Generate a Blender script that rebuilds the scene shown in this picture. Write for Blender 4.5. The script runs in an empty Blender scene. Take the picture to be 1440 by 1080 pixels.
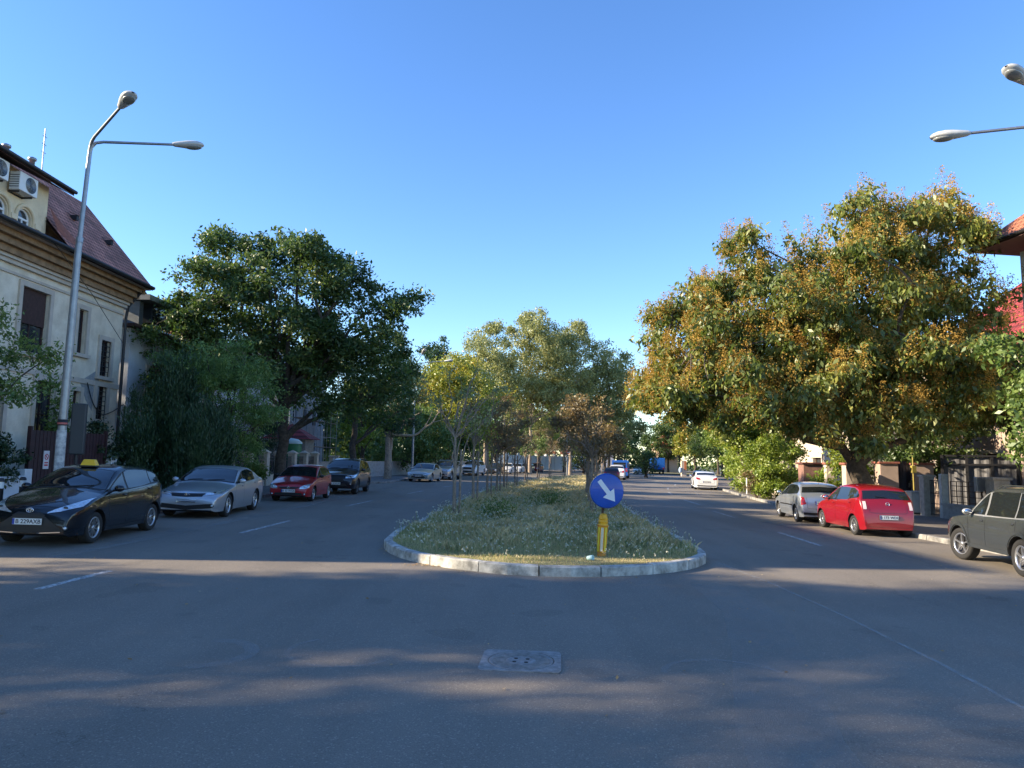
import bpy, bmesh, math, random
import numpy as np
from mathutils import Vector, Matrix
from mathutils.bvhtree import BVHTree
random.seed(7); RS = np.random.RandomState(11)
SC = bpy.context.scene; COL = SC.collection
R = math.radians
# ------------------------------------------------------------------ camera
CAM_H = 1.8; PITCH = math.atan(.106); ROLL = R(.9); K = math.tan(R(.9)); FPX = 1000.
_F = Vector((0, math.cos(PITCH), math.sin(PITCH))); _U = Vector((0, -math.sin(PITCH), math.cos(PITCH)))
_R = math.cos(ROLL)*Vector((1, 0, 0)) + math.sin(ROLL)*_U
_U = -math.sin(ROLL)*Vector((1, 0, 0)) + math.cos(ROLL)*_U
cd = bpy.data.cameras.new('camera'); cam = bpy.data.objects.new('camera', cd); COL.objects.link(cam)
cd.sensor_width = 36; cd.lens = 25.0; cd.clip_end = 3000; cd.clip_start = .05
cam.matrix_world = Matrix(((_R.x, _U.x, -_F.x, 0), (_R.y, _U.y, -_F.y, 0), (_R.z, _U.z, -_F.z, CAM_H), (0, 0, 0, 1)))
SC.camera = cam
# ------------------------------------------------------------------ light
SUN_EL = R(24); SUN_FWD = R(-7)         # sun stands to the left, a little behind the camera
sd = Vector((-math.cos(SUN_FWD)*math.cos(SUN_EL), math.sin(SUN_FWD)*math.cos(SUN_EL), math.sin(SUN_EL)))
w = bpy.data.worlds.new('World'); SC.world = w; w.use_nodes = True
nt = w.node_tree; bg = nt.nodes['Background']
sky = nt.nodes.new('ShaderNodeTexSky'); sky.sky_type = 'NISHITA'; sky.sun_disc = False
sky.sun_elevation = SUN_EL; sky.sun_rotation = math.atan2(sd.x, sd.y)
sky.altitude = 80; sky.air_density = 1.0; sky.dust_density = .1; sky.ozone_density = 3.2
hsv = nt.nodes.new('ShaderNodeHueSaturation'); hsv.inputs['Saturation'].default_value = 1.17; hsv.inputs['Hue'].default_value = .508
nt.links.new(sky.outputs[0], hsv.inputs['Color']); nt.links.new(hsv.outputs[0], bg.inputs[0]); bg.inputs[1].default_value = .13
ld = bpy.data.lights.new('sun', 'SUN'); ld.energy = 5.0; ld.angle = R(.8); ld.color = (1, .83, .6)
lo = bpy.data.objects.new('sun', ld); COL.objects.link(lo)
lo.rotation_euler = (-sd).to_track_quat('-Z', 'Y').to_euler()
SC.view_settings.view_transform = 'Standard'; SC.view_settings.look = 'None'
SC.view_settings.exposure = 1.4; SC.view_settings.gamma = 1
SC.cycles.max_bounces = 6; SC.cycles.transparent_max_bounces = 8
SC.cycles.diffuse_bounces = 3; SC.cycles.glossy_bounces = 3

# ------------------------------------------------------------------ helpers
def gz(x): return -K*x
def tag(o, label=None, cat=None, group=None, kind=None):
    if label: o['label'] = label
    if cat: o['category'] = cat
    if group: o['group'] = group
    if kind: o['kind'] = kind
    return o
def empty(name, loc=(0, 0, 0), rz=0, label=None, cat=None, group=None):
    o = bpy.data.objects.new(name, None); COL.objects.link(o); o.location = loc; o.rotation_euler = (0, 0, rz)
    o.empty_display_size = .1
    return tag(o, label, cat, group)
class MB:
    """collects shapes, builds ONE mesh object"""
    def __init__(s): s.v = []; s.f = []; s.m = []; s.sm = []
    def add(s, vs, fs, m=0, sm=False):
        b = len(s.v); s.v += [tuple(p) for p in vs]
        for f in fs: s.f.append([b+i for i in f]); s.m.append(m); s.sm.append(sm)
        return s
    def box(s, x0, x1, y0, y1, z0, z1, m=0, slope=False):
        vs = [(x, y, z+(gz(x) if slope else 0)) for z in (z0, z1) for (x, y) in ((x0, y0), (x1, y0), (x1, y1), (x0, y1))]
        return s.add(vs, [(3, 2, 1, 0), (4, 5, 6, 7), (0, 1, 5, 4), (1, 2, 6, 5), (2, 3, 7, 6), (3, 0, 4, 7)], m)
    def obox(s, c, ax, ay, az, m=0):
        c = Vector(c); ax, ay, az = Vector(ax), Vector(ay), Vector(az)
        vs = [c+sx*ax+sy*ay+sz*az for sz in (-1, 1) for (sx, sy) in ((-1, -1), (1, -1), (1, 1), (-1, 1))]
        return s.add(vs, [(3, 2, 1, 0), (4, 5, 6, 7), (0, 1, 5, 4), (1, 2, 6, 5), (2, 3, 7, 6), (3, 0, 4, 7)], m)
    def tube(s, pts, rad, n=8, m=0, caps=True):
        pts = [Vector(p) for p in pts]
        if not hasattr(rad, '__len__'): rad = [rad]*len(pts)
        vs = []; fs = []; prev = None
        for i, p in enumerate(pts):
            d = (pts[min(i+1, len(pts)-1)]-pts[max(i-1, 0)])
            if d.length < 1e-9: d = Vector((0, 0, 1))
            d.normalize()
            if prev is None: a = d.orthogonal().normalized()
            else:
                a = prev-d*prev.dot(d); a = a.normalized() if a.length > 1e-6 else d.orthogonal().normalized()
            prev = a; b = d.cross(a)
            for k in range(n):
                t = 2*math.pi*k/n; vs.append(p+rad[i]*(math.cos(t)*a+math.sin(t)*b))
        for i in range(len(pts)-1):
            for k in range(n):
                fs.append((i*n+k, i*n+(k+1) % n, (i+1)*n+(k+1) % n, (i+1)*n+k))
        s.add(vs, fs, m, True)
        if caps:
            L = len(pts)-1
            s.add(vs[:n], [list(range(n))[::-1]], m); s.add(vs[L*n:], [list(range(n))], m)
        return s
    def lathe(s, prof, n=24, M=None, m=0, sm=True):
        """prof [(r, h)] round local z, M matrix"""
        M = M or Matrix.Identity(4); vs = []; fs = []
        for r, h in prof:
            for k in range(n):
                t = 2*math.pi*k/n; vs.append(M @ Vector((r*math.cos(t), r*math.sin(t), h)))
        for i in range(len(prof)-1):
            for k in range(n): fs.append((i*n+k, i*n+(k+1) % n, (i+1)*n+(k+1) % n, (i+1)*n+k))
        return s.add(vs, fs, m, sm)
    def prism(s, poly, z0, z1, m=0, zf=None):
        n = len(poly); zf = zf or (lambda x, y: 0)
        vs = [(x, y, z0+zf(x, y)) for x, y in poly]+[(x, y, z1+zf(x, y)) for x, y in poly]
        fs = [list(range(n, 2*n)), list(range(n))[::-1]]+[(i, (i+1) % n, n+(i+1) % n, n+i) for i in range(n)]
        return s.add(vs, fs, m)
    def ball(s, c, rx, ry, rz, n=12, k=8, m=0, rot=None):
        vs = []; fs = []
        for i in range(k+1):
            a = -math.pi/2+math.pi*i/k
            for j in range(n):
                t = 2*math.pi*j/n; p = Vector((rx*math.cos(a)*math.cos(t), ry*math.cos(a)*math.sin(t), rz*math.sin(a)))
                if rot: p = rot @ p
                vs.append(Vector(c)+p)
        for i in range(k):
            for j in range(n): fs.append((i*n+j, i*n+(j+1) % n, (i+1)*n+(j+1) % n, (i+1)*n+j))
        return s.add(vs, fs, m, True)
    def build(s, name, mats, parent=None, bevel=0, fix=False):
        me = bpy.data.meshes.new(name); me.from_pydata(s.v, [], s.f)
        if not isinstance(mats, (list, tuple)): mats = [mats]
        for m in mats: me.materials.append(m)
        me.polygons.foreach_set('material_index', s.m); me.polygons.foreach_set('use_smooth', s.sm)
        if fix:
            bm = bmesh.new(); bm.from_mesh(me); bmesh.ops.remove_doubles(bm, verts=bm.verts, dist=1e-5)
            bmesh.ops.recalc_face_normals(bm, faces=bm.faces); bm.to_mesh(me); bm.free()
        me.update()
        o = bpy.data.objects.new(name, me); COL.objects.link(o)
        if parent: o.parent = parent
        if bevel:
            b = o.modifiers.new('bevel', 'BEVEL'); b.width = bevel; b.segments = 2; b.limit_method = 'ANGLE'
        return o

# ------------------------------------------------------------------ materials
def mat(name, col, rough=.8, metal=0, coat=0, spec=.5, var=0, vscale=8, bump=0, bscale=40, col2=None, trans=0):
    m = bpy.data.materials.new(name); m.use_nodes = True; nt = m.node_tree; N = nt.nodes; L = nt.links
    b = N['Principled BSDF']; b.inputs['Roughness'].default_value = rough; b.inputs['Metallic'].default_value = metal
    b.inputs['Coat Weight'].default_value = coat; b.inputs['Coat Roughness'].default_value = .03
    b.inputs['Specular IOR Level'].default_value = spec
    b.inputs['Base Color'].default_value = (*col, 1)
    tc = N.new('ShaderNodeTexCoord')
    if var or col2:
        n = N.new('ShaderNodeTexNoise'); n.inputs['Scale'].default_value = vscale; n.inputs['Detail'].default_value = 6
        n.inputs['Roughness'].default_value = .65
        L.new(tc.outputs['Object'], n.inputs['Vector'])
        r = N.new('ShaderNodeValToRGB'); c2 = col2 or tuple(c*(1-var) for c in col)
        c1 = col if col2 else tuple(min(1, c*(1+var)) for c in col)
        r.color_ramp.elements[0].position = .35; r.color_ramp.elements[1].position = .65
        r.color_ramp.elements[0].color = (*c2, 1); r.color_ramp.elements[1].color = (*c1, 1)
        L.new(n.outputs['Fac'], r.inputs[0]); L.new(r.outputs[0], b.inputs['Base Color'])
    if bump:
        n2 = N.new('ShaderNodeTexNoise'); n2.inputs['Scale'].default_value = bscale; n2.inputs['Detail'].default_value = 4
        L.new(tc.outputs['Object'], n2.inputs['Vector'])
        bp = N.new('ShaderNodeBump'); bp.inputs['Strength'].default_value = bump; bp.inputs['Distance'].default_value = .02
        L.new(n2.outputs['Fac'], bp.inputs['Height']); L.new(bp.outputs[0], b.inputs['Normal'])
    return m
def leafmat(name, cols, nscale=.7, trans=.32, gloss=.04):
    """cols: list of (pos,(r,g,b)); per-leaf random plus clump noise"""
    m = bpy.data.materials.new(name); m.use_nodes = True; nt = m.node_tree; N = nt.nodes; L = nt.links
    N.remove(N['Principled BSDF']); out = N['Material Output']
    g = N.new('ShaderNodeNewGeometry'); tc = N.new('ShaderNodeTexCoord')
    n = N.new('ShaderNodeTexNoise'); n.inputs['Scale'].default_value = nscale; n.inputs['Detail'].default_value = 3
    L.new(tc.outputs['Object'], n.inputs['Vector'])
    a = N.new('ShaderNodeMath'); a.operation = 'MULTIPLY_ADD'; a.inputs[1].default_value = .55; a.inputs[2].default_value = -.02
    L.new(g.outputs['Random Per Island'], a.inputs[0])
    a2 = N.new('ShaderNodeMath'); a2.operation = 'MULTIPLY_ADD'; a2.inputs[1].default_value = 1.5; a2.inputs[2].default_value = -.5
    L.new(n.outputs['Fac'], a2.inputs[0])
    s = N.new('ShaderNodeMath'); s.operation = 'ADD'; L.new(a.outputs[0], s.inputs[0]); L.new(a2.outputs[0], s.inputs[1])
    r = N.new('ShaderNodeValToRGB'); e = r.color_ramp.elements
    e[0].position = cols[0][0]; e[0].color = (*cols[0][1], 1); e[1].position = cols[-1][0]; e[1].color = (*cols[-1][1], 1)
    for p, c in cols[1:-1]: q = e.new(p); q.color = (*c, 1)
    L.new(s.outputs[0], r.inputs[0])
    d = N.new('ShaderNodeBsdfDiffuse'); t = N.new('ShaderNodeBsdfTranslucent'); L.new(r.outputs[0], d.inputs[0])
    hs = N.new('ShaderNodeHueSaturation'); hs.inputs['Saturation'].default_value = 1.1; hs.inputs['Value'].default_value = 1.5
    L.new(r.outputs[0], hs.inputs['Color']); L.new(hs.outputs[0], t.inputs[0])
    mx = N.new('ShaderNodeMixShader'); mx.inputs[0].default_value = trans; L.new(d.outputs[0], mx.inputs[1]); L.new(t.outputs[0], mx.inputs[2])
    gl = N.new('ShaderNodeBsdfGlossy'); gl.inputs['Roughness'].default_value = .45; gl.inputs[0].default_value = (.9, .95, .9, 1)
    m2 = N.new('ShaderNodeMixShader'); m2.inputs[0].default_value = gloss; L.new(mx.outputs[0], m2.inputs[1]); L.new(gl.outputs[0], m2.inputs[2])
    L.new(m2.outputs[0], out.inputs[0])
    return m
def asphaltmat(name, base=.052, tint=(1, .99, .97), patch=.35):
    m = bpy.data.materials.new(name); m.use_nodes = True; nt = m.node_tree; N = nt.nodes; L = nt.links
    b = N['Principled BSDF']; b.inputs['Specular IOR Level'].default_value = .35
    tc = N.new('ShaderNodeTexCoord')
    def noise(sc, det=5, rough=.6, st=None):
        n = N.new('ShaderNodeTexNoise'); n.inputs['Scale'].default_value = sc; n.inputs['Detail'].default_value = det; n.inputs['Roughness'].default_value = rough
        if st:
            mp = N.new('ShaderNodeMapping'); mp.inputs['Scale'].default_value = st; L.new(tc.outputs['Object'], mp.inputs[0]); L.new(mp.outputs[0], n.inputs['Vector'])
        else: L.new(tc.outputs['Object'], n.inputs['Vector'])
        return n
    big = noise(.35, 5, .6); streak = noise(1.0, 4, .6, (1.1, .12, 1)); fine = noise(90, 3, .8); vor = N.new('ShaderNodeTexVoronoi')
    vor.inputs['Scale'].default_value = 95; L.new(tc.outputs['Object'], vor.inputs['Vector'])
    def ma(op, x, y):
        q = N.new('ShaderNodeMath'); q.operation = op
        for i, t in enumerate((x, y)):
            if hasattr(t, 'is_linked'): L.new(t, q.inputs[i])
            else: q.inputs[i].default_value = t
        return q.outputs[0]
    v = ma('ADD', ma('MULTIPLY', big.outputs['Fac'], patch*1.6), ma('MULTIPLY', streak.outputs['Fac'], patch*1.2))
    v = ma('ADD', v, ma('MULTIPLY', fine.outputs['Fac'], 1.35))
    dn = noise(1.3, 5, .7); va = N.new('ShaderNodeVectorMath'); va.operation = 'MULTIPLY_ADD'; va.inputs[1].default_value = (1.6, 1.6, 0)
    L.new(dn.outputs['Color'], va.inputs[0]); L.new(tc.outputs['Object'], va.inputs[2])
    ck = N.new('ShaderNodeTexVoronoi'); ck.feature = 'DISTANCE_TO_EDGE'; ck.inputs['Scale'].default_value = .28; L.new(va.outputs[0], ck.inputs['Vector'])
    mk = noise(.22, 3, .5)
    crk = ma('MULTIPLY', ma('LESS_THAN', ck.outputs['Distance'], .0022), ma('GREATER_THAN', mk.outputs['Fac'], .54))
    v = ma('ADD', v, ma('MULTIPLY', crk, -.22))
    st2 = noise(.9, 2, .4); v = ma('ADD', v, ma('MULTIPLY', ma('GREATER_THAN', st2.outputs['Fac'], .66), -.10))
    sp = ma('MULTIPLY', ma('GREATER_THAN', vor.outputs['Color'], .84), .42)
    v = ma('ADD', v, sp); v = ma('MULTIPLY', ma('ADD', v, -.30), base)
    cb = N.new('ShaderNodeCombineColor')
    for i in range(3): L.new(ma('MULTIPLY', v, tint[i]), cb.inputs[i])
    L.new(cb.outputs[0], b.inputs['Base Color'])
    rr = ma('ADD', ma('MULTIPLY', big.outputs['Fac'], .3), .62); L.new(rr, b.inputs['Roughness'])
    bp = N.new('ShaderNodeBump'); bp.inputs['Strength'].default_value = .55; bp.inputs['Distance'].default_value = .006
    L.new(ma('ADD', vor.outputs['Distance'], fine.outputs['Fac']), bp.inputs['Height']); L.new(bp.outputs[0], b.inputs['Normal'])
    return m
def tilemat(name, c1, c2, period=.3, axis=2, colw=.22):
    """roof tiles: courses along axis (object z) and columns along y"""
    m = bpy.data.materials.new(name); m.use_nodes = True; nt = m.node_tree; N = nt.nodes; L = nt.links
    b = N['Principled BSDF']; b.inputs['Roughness'].default_value = .8
    tc = N.new('ShaderNodeTexCoord'); sx = N.new('ShaderNodeSeparateXYZ'); L.new(tc.outputs['Object'], sx.inputs[0])
    cmb = N.new('ShaderNodeCombineXYZ'); L.new(sx.outputs[1], cmb.inputs[0]); L.new(sx.outputs[axis], cmb.inputs[1])
    br = N.new('ShaderNodeTexBrick'); br.inputs['Scale'].default_value = 1; br.inputs['Brick Width'].default_value = colw
    br.inputs['Row Height'].default_value = period; br.inputs['Mortar Size'].default_value = .018; br.inputs['Bias'].default_value = 0
    br.inputs['Color1'].default_value = (*c1, 1); br.inputs['Color2'].default_value = (*c2, 1); br.inputs['Mortar'].default_value = (*[q*.25 for q in c2], 1)
    L.new(cmb.outputs[0], br.inputs['Vector'])
    n = N.new('ShaderNodeTexNoise'); n.inputs['Scale'].default_value = 1.3; n.inputs['Detail'].default_value = 6; L.new(tc.outputs['Object'], n.inputs['Vector'])
    mx = N.new('ShaderNodeMix'); mx.data_type = 'RGBA'; mx.blend_type = 'MULTIPLY'; mx.inputs[0].default_value = .8
    r = N.new('ShaderNodeValToRGB'); r.color_ramp.elements[0].position = .35; r.color_ramp.elements[0].color = (.45, .45, .42, 1); r.color_ramp.elements[1].position = .6
    L.new(n.outputs['Fac'], r.inputs[0]); L.new(br.outputs['Color'], mx.inputs['A']); L.new(r.outputs[0], mx.inputs['B']); L.new(mx.outputs['Result'], b.inputs['Base Color'])
    bp = N.new('ShaderNodeBump'); bp.inputs['Strength'].default_value = .8; bp.inputs['Distance'].default_value = .03
    inv = N.new('ShaderNodeMath'); inv.operation = 'SUBTRACT'; inv.inputs[0].default_value = 1; L.new(br.outputs['Fac'], inv.inputs[1])
    L.new(inv.outputs[0], bp.inputs['Height']); L.new(bp.outputs[0], b.inputs['Normal'])
    return m
def chalkmat(name, col, thr=.5, scale=6, sharp=.12, rough=.8, strength=1):
    """worn paint / dust: noise decides where it covers the road"""
    m = bpy.data.materials.new(name); m.use_nodes = True; nt = m.node_tree; N = nt.nodes; L = nt.links
    b = N['Principled BSDF']; b.inputs['Base Color'].default_value = (*col, 1); b.inputs['Roughness'].default_value = rough
    tc = N.new('ShaderNodeTexCoord'); n = N.new('ShaderNodeTexNoise'); n.inputs['Scale'].default_value = scale; n.inputs['Detail'].default_value = 8; n.inputs['Roughness'].default_value = .75
    L.new(tc.outputs['Object'], n.inputs['Vector']); r = N.new('ShaderNodeMapRange'); r.inputs['From Min'].default_value = thr-sharp; r.inputs['From Max'].default_value = thr+sharp
    r.inputs['To Max'].default_value = strength
    L.new(n.outputs['Fac'], r.inputs[0]); L.new(r.outputs[0], b.inputs['Alpha'])
    return m
M_asph = asphaltmat('asphalt', .2, (1.14, 1, .82))
M_asph2 = asphaltmat('pavement_asphalt', .17, (1.1, .98, .88))
M_paint = chalkmat('road_paint', (.62, .62, .6), .49, 11, .13)
M_faint = chalkmat('faded_paint', (.5, .5, .48), .52, 9, .14, strength=.5)
M_dust = chalkmat('dust', (.36, .34, .31), .53, 1.6, .25, strength=.38)
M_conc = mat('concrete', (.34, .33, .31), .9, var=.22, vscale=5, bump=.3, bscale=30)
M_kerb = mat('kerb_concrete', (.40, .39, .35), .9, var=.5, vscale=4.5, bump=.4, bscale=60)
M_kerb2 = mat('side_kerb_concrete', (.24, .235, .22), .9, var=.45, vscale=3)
M_soil = mat('soil', (.20, .16, .09), .95, col2=(.17, .17, .07), vscale=1.5, bump=.7, bscale=20)
M_earth = mat('earth', (.09, .08, .05), .95, col2=(.05, .07, .03), vscale=.6, bump=.5, bscale=8)
M_bark = mat('bark', (.075, .06, .045), .95, var=.45, vscale=9, bump=.9, bscale=24)
M_bark_pale = mat('pale_bark', (.30, .24, .18), .9, var=.35, vscale=8, bump=.6, bscale=24)
M_stake = mat('stake_wood', (.24, .19, .14), .9, var=.3, vscale=12, bump=.3)
M_metal = mat('galvanised', (.28, .30, .32), .42, .75, var=.12, vscale=6)
M_dmetal = mat('dark_metal', (.03, .03, .033), .5, .3)
M_white = mat('white_paint', (.72, .72, .7), .6, var=.06, vscale=3)
M_black = mat('black_plastic', (.012, .012, .013), .45)
M_tyre = mat('rubber', (.018, .018, .018), .85, bump=.2, bscale=80)
M_rim = mat('alloy', (.55, .56, .58), .3, .85)
M_rimd = mat('dark_alloy', (.10, .10, .11), .35, .8)
M_glass = mat('car_glass', (.012, .015, .017), .03, 0, 0, .9)
M_wglass = mat('window_glass', (.03, .035, .04), .06, 0, 0, .8)
M_lamp = mat('headlamp', (.62, .65, .68), .12, .55, 1, var=.35, vscale=22)
M_tail = mat('tail_lamp', (.35, .012, .012), .12, 0, 1)
M_tailw = mat('pale_tail_lamp', (.75, .6, .55), .15, 0, 1)
M_plate = mat('plate_white', (.72, .72, .7), .4)
M_blue = mat('plate_blue', (.01, .05, .35), .4)
M_text = mat('lettering_black', (.015, .015, .015), .6)
M_chrome = mat('chrome', (.75, .76, .78), .12, 1)
M_stucco = mat('stucco', (.80, .71, .56), .92, col2=(.62, .53, .40), vscale=1.7, bump=.35, bscale=26)
M_stuccoy = mat('ochre_stucco', (.72, .58, .38), .92, var=.12, vscale=1.6, bump=.3, bscale=22)
M_cornice = mat('cornice_wood', (.27, .165, .085), .75, var=.3, vscale=4, bump=.2)
M_trim = mat('pale_trim', (.52, .45, .37), .85, var=.1, vscale=3)
M_whitewall = mat('white_render', (.60, .62, .64), .9, var=.07, vscale=2, bump=.2, bscale=30)
M_tile = tilemat('old_tiles', (.58, .25, .18), (.42, .17, .125), .17, 2, .2)
M_tilered = tilemat('red_tiles', (.40, .055, .05), (.28, .035, .035), .27, 2, .25)
M_tileor = tilemat('orange_tiles', (.50, .19, .10), (.38, .13, .07), .2, 2, .22)
M_brown = mat('dark_brown_wood', (.05, .022, .018), .7, var=.3, vscale=10)
M_gate = mat('maroon_gate', (.035, .012, .014), .6, var=.3, vscale=8)
M_pink = mat('pink_stucco', (.38, .29, .24), .9, var=.12, vscale=1.5, bump=.3)
M_brickred = mat('brick_red', (.26, .095, .065), .85, var=.25, vscale=10, bump=.3)
M_cream = mat('cream_stone', (.52, .45, .36), .88, var=.15, vscale=6, bump=.2)

# ------------------------------------------------------------------ setting: ground, road, verges
def slope_z(x, y): return -K*x
g = MB(); g.add([(-1500, -1500, K*1500-.06), (1500, -1500, -K*1500-.06), (1500, 2000, -K*1500-.06), (-1500, 2000, K*1500-.06)], [(0, 1, 2, 3)])
tag(g.build('ground', M_earth), 'flat earth reaching the horizon', kind='structure')
def sheet(name, poly, z, m, label, kind='structure'):
    b = MB(); b.add([(x, y, z+gz(x)) for x, y in poly], [list(range(len(poly)))]); o = b.build(name, m)
    return tag(o, label, kind=kind)
def grid_sheet(name, x0, x1, y0, y1, z, m, label):
    return sheet(name, [(x0, y0), (x1, y0), (x1, y1), (x0, y1)], z, m, label)
grid_sheet('road', -140, 200, -60, 260, 0, M_asph, 'grey asphalt road in two lanes round a planted island')
def smooth(pts, n=6):
    out = []
    P = [np.array(p, float) for p in pts]
    for i in range(len(P)-1):
        p0 = P[max(i-1, 0)]; p1 = P[i]; p2 = P[i+1]; p3 = P[min(i+2, len(P)-1)]
        for k in range(n):
            t = k/n; out.append(tuple(.5*((2*p1)+(-p0+p2)*t+(2*p0-5*p1+4*p2-p3)*t*t+(-p0+3*p1-3*p2+p3)*t**3)))
    out.append(tuple(P[-1])); return out
LK = [(-90, 10.2), (-40, 10.2), (-14, 10.4), (-11, 11.3), (-9.9, 13.2), (-9.75, 16), (-9.7, 28), (-9.8, 43), (-9.2, 45), (-8.1, 46.6), (-7.7, 53), (-6.9, 60), (-5.7, 68), (-4.6, 75), (-2.9, 84), (.2, 98), (2.7, 108), (6.5, 119), (14, 134), (30, 155), (60, 185), (90, 210)]
RK = [(90, 9.2), (40, 9.2), (14.5, 9.4), (12.1, 10.6), (11.25, 12.8), (11.15, 18), (11.3, 22), (11.9, 29), (12.97, 36.2), (13.95, 43), (15.6, 52.7), (18, 64), (22, 78), (28, 94), (38, 113), (52, 132), (80, 158)]
IS_ = [(-2.4, 17.8), (-2.55, 16.4), (-2.5, 14.8), (-2.42, 14.03), (-2.05, 13.05), (-1.4, 12.2), (-.7, 11.7), (.26, 11.35), (1.5, 11.5), (2.65, 12.1), (3.35, 12.9), (3.75, 13.8), (3.87, 15.3), (3.96, 18.0), (4.07, 21.4), (4.3, 25.3), (4.8, 32), (5.6, 40), (6.6, 50), (7.9, 60), (9.2, 69), (10.9, 79), (11.6, 84), (11.0, 86.5), (9.6, 86), (7.6, 81), (4.6, 71), (2.2, 61), (.6, 52), (-.79, 45), (-1.41, 38), (-1.96, 29.5), (-2.2, 23.2)]
def kerb(name, line, closed, width, h, label, stone=1.0, inward=1, gap=.022, near=60):
    """row of kerb stones following a line"""
    P = [np.array(p) for p in line]
    if closed: P.append(P[0])
    d = [0]
    for a, b in zip(P[:-1], P[1:]): d.append(d[-1]+np.linalg.norm(b-a))
    def at(s):
        s = min(max(s, 0), d[-1]-1e-6); i = int(np.searchsorted(d, s, 'right'))-1; t = (s-d[i])/(d[i+1]-d[i]); return P[i]*(1-t)+P[i+1]*t
    b = MB(); n = max(1, int(d[-1]/stone)); st = d[-1]/n
    for k in range(n):
        s0 = k*st+gap/2; s1 = (k+1)*st-gap/2; jx = RS.uniform(-.006, .006); jz = RS.uniform(-.006, .006)
        p = [at(s0), at((s0+s1)/2), at(s1)]
        if p[1][1] > near+60: continue
        vs = []; 
        for q in range(3):
            a = at(s0+(s1-s0)*q/2-.05); c = at(s0+(s1-s0)*q/2+.05); t = c-a; t /= (np.linalg.norm(t)+1e-9); nn = np.array([-t[1], t[0]])*inward
            o = p[q]+nn*jx; i_ = o+nn*width
            c1 = o+nn*.02
            for (pt, z) in ((o, -.05), (o, h-.02+jz), (c1, h+jz), (i_, h+jz), (i_, -.05)): vs.append((pt[0], pt[1], z+gz(pt[0])))
        fs = []
        for q in range(2):
            for e in range(4): fs.append((q*5+e, q*5+e+1, (q+1)*5+e+1, (q+1)*5+e))
        fs += [(4, 3, 2, 1, 0), (10, 11, 12, 13, 14)]
        b.add(vs, fs)
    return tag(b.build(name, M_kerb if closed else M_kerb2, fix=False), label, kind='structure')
isl = smooth(IS_+[IS_[0]], 5)[:-1]
isl_near = [p for p in isl]
kerb('island_kerb', isl, True, .16, .16, 'pale concrete kerb stones edging the planted island', 1.0, 1)
# island soil, inset and domed a little
ci = np.array(isl); 
def inset(poly, dist):
    n = len(poly); out = []
    for i in range(n):
        a = np.array(poly[i-1]); c = np.array(poly[(i+1) % n]); t = c-a; t /= np.linalg.norm(t)+1e-9; out.append(tuple(np.array(poly[i])+np.array([-t[1], t[0]])*dist))
    return out
def poly_in(poly, x, y):
    x = np.asarray(x); y = np.asarray(y); r = np.zeros(x.shape, bool); n = len(poly)
    for i in range(n):
        x0, y0 = poly[i-1]; x1, y1 = poly[i]
        if y0 == y1: continue
        c = ((y0 > y) != (y1 > y)) & (x < (x1-x0)*(y-y0)/(y1-y0)+x0); r ^= c
    return r
soil_in = inset(isl, .14)
b = MB(); b.add([(x, y, .13+gz(x)) for x, y in soil_in], [list(range(len(soil_in)))])
tag(b.build('island_soil', M_soil), 'dry soil and thatch filling the island inside its kerb', kind='structure')
LKs = smooth(LK, 4); RKs = smooth(RK, 4)
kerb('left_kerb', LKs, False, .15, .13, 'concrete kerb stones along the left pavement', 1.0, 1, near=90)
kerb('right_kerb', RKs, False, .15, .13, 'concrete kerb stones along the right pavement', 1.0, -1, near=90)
b = MB(); P = [(x-.0, y) for x, y in inset(LKs, .12)[1:-1]]; P = [(x, y) for x, y in P if y > 10.3]
b.add([(x, y, .12+gz(x)) for x, y in [(-130, 10.35)]+P+[(60, 235), (-130, 235)]], [list(range(len(P)+3))])
tag(b.build('left_pavement', M_asph2), 'worn asphalt pavement and yards on the left side', kind='structure')
b = MB(); P = [(x, y) for x, y in inset(RKs, -.12)[1:-1]]; P = [(x, y) for x, y in P if y > 9.3]
b.add([(x, y, .12+gz(x)) for x, y in ([(190, 9.35)]+P+[(190, 158)])][::-1], [list(range(len(P)+2))])
tag(b.build('right_pavement', M_asph2), 'worn asphalt pavement and yards on the right side', kind='structure')
# lane markings
def dash(x0, y0, x1, y1, wd=.12, m=None, name='lane_marking', z=.004):
    a = Vector((x0, y0, 0)); c = Vector((x1, y1, 0)); t = (c-a).normalized(); n = Vector((-t.y, t.x, 0))*wd/2
    b = MB(); b.add([(p.x, p.y, z+gz(p.x)) for p in (a-n, c-n, c+n, a+n)], [(0, 1, 2, 3)])
    return b.build(name, m or M_paint)
for q in [(-5.88, 9.1, -5.82, 10.6), (-5.92, 15.9, -5.83, 19.1), (-5.7, 25.1, -5.48, 28.5), (-4.95, 34.5, -4.62, 38.0), (-4.1, 43.5, -3.6, 47), (-2.6, 54, -2, 57.5),
          (7.34, 17.0, 7.54, 20.2), (7.96, 25.6, 8.08, 28.6), (8.71, 33.0, 8.98, 37.2), (9.7, 43, 10.3, 46.8), (11.4, 52, 12.2, 55.5), (14.2, 62, 15.2, 66)]:
    tag(dash(*q), 'worn white dash painted on the road between the lanes', kind='structure')
for q in [(-7.35, 11.6, -7.2, 14.5), (-7.15, 17, -7.1, 19.2), (-7.0, 23.5, -6.95, 26.3), (-6.9, 39, -6.6, 43), (9.3, 11.2, 9.35, 13.4), (9.5, 17.8, 9.45, 19.4), (11.8, 45, 12.6, 49)]:
    tag(dash(*q, wd=.1, m=M_faint), 'faded pale line marking the edge of the parking bays', kind='structure')
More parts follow.
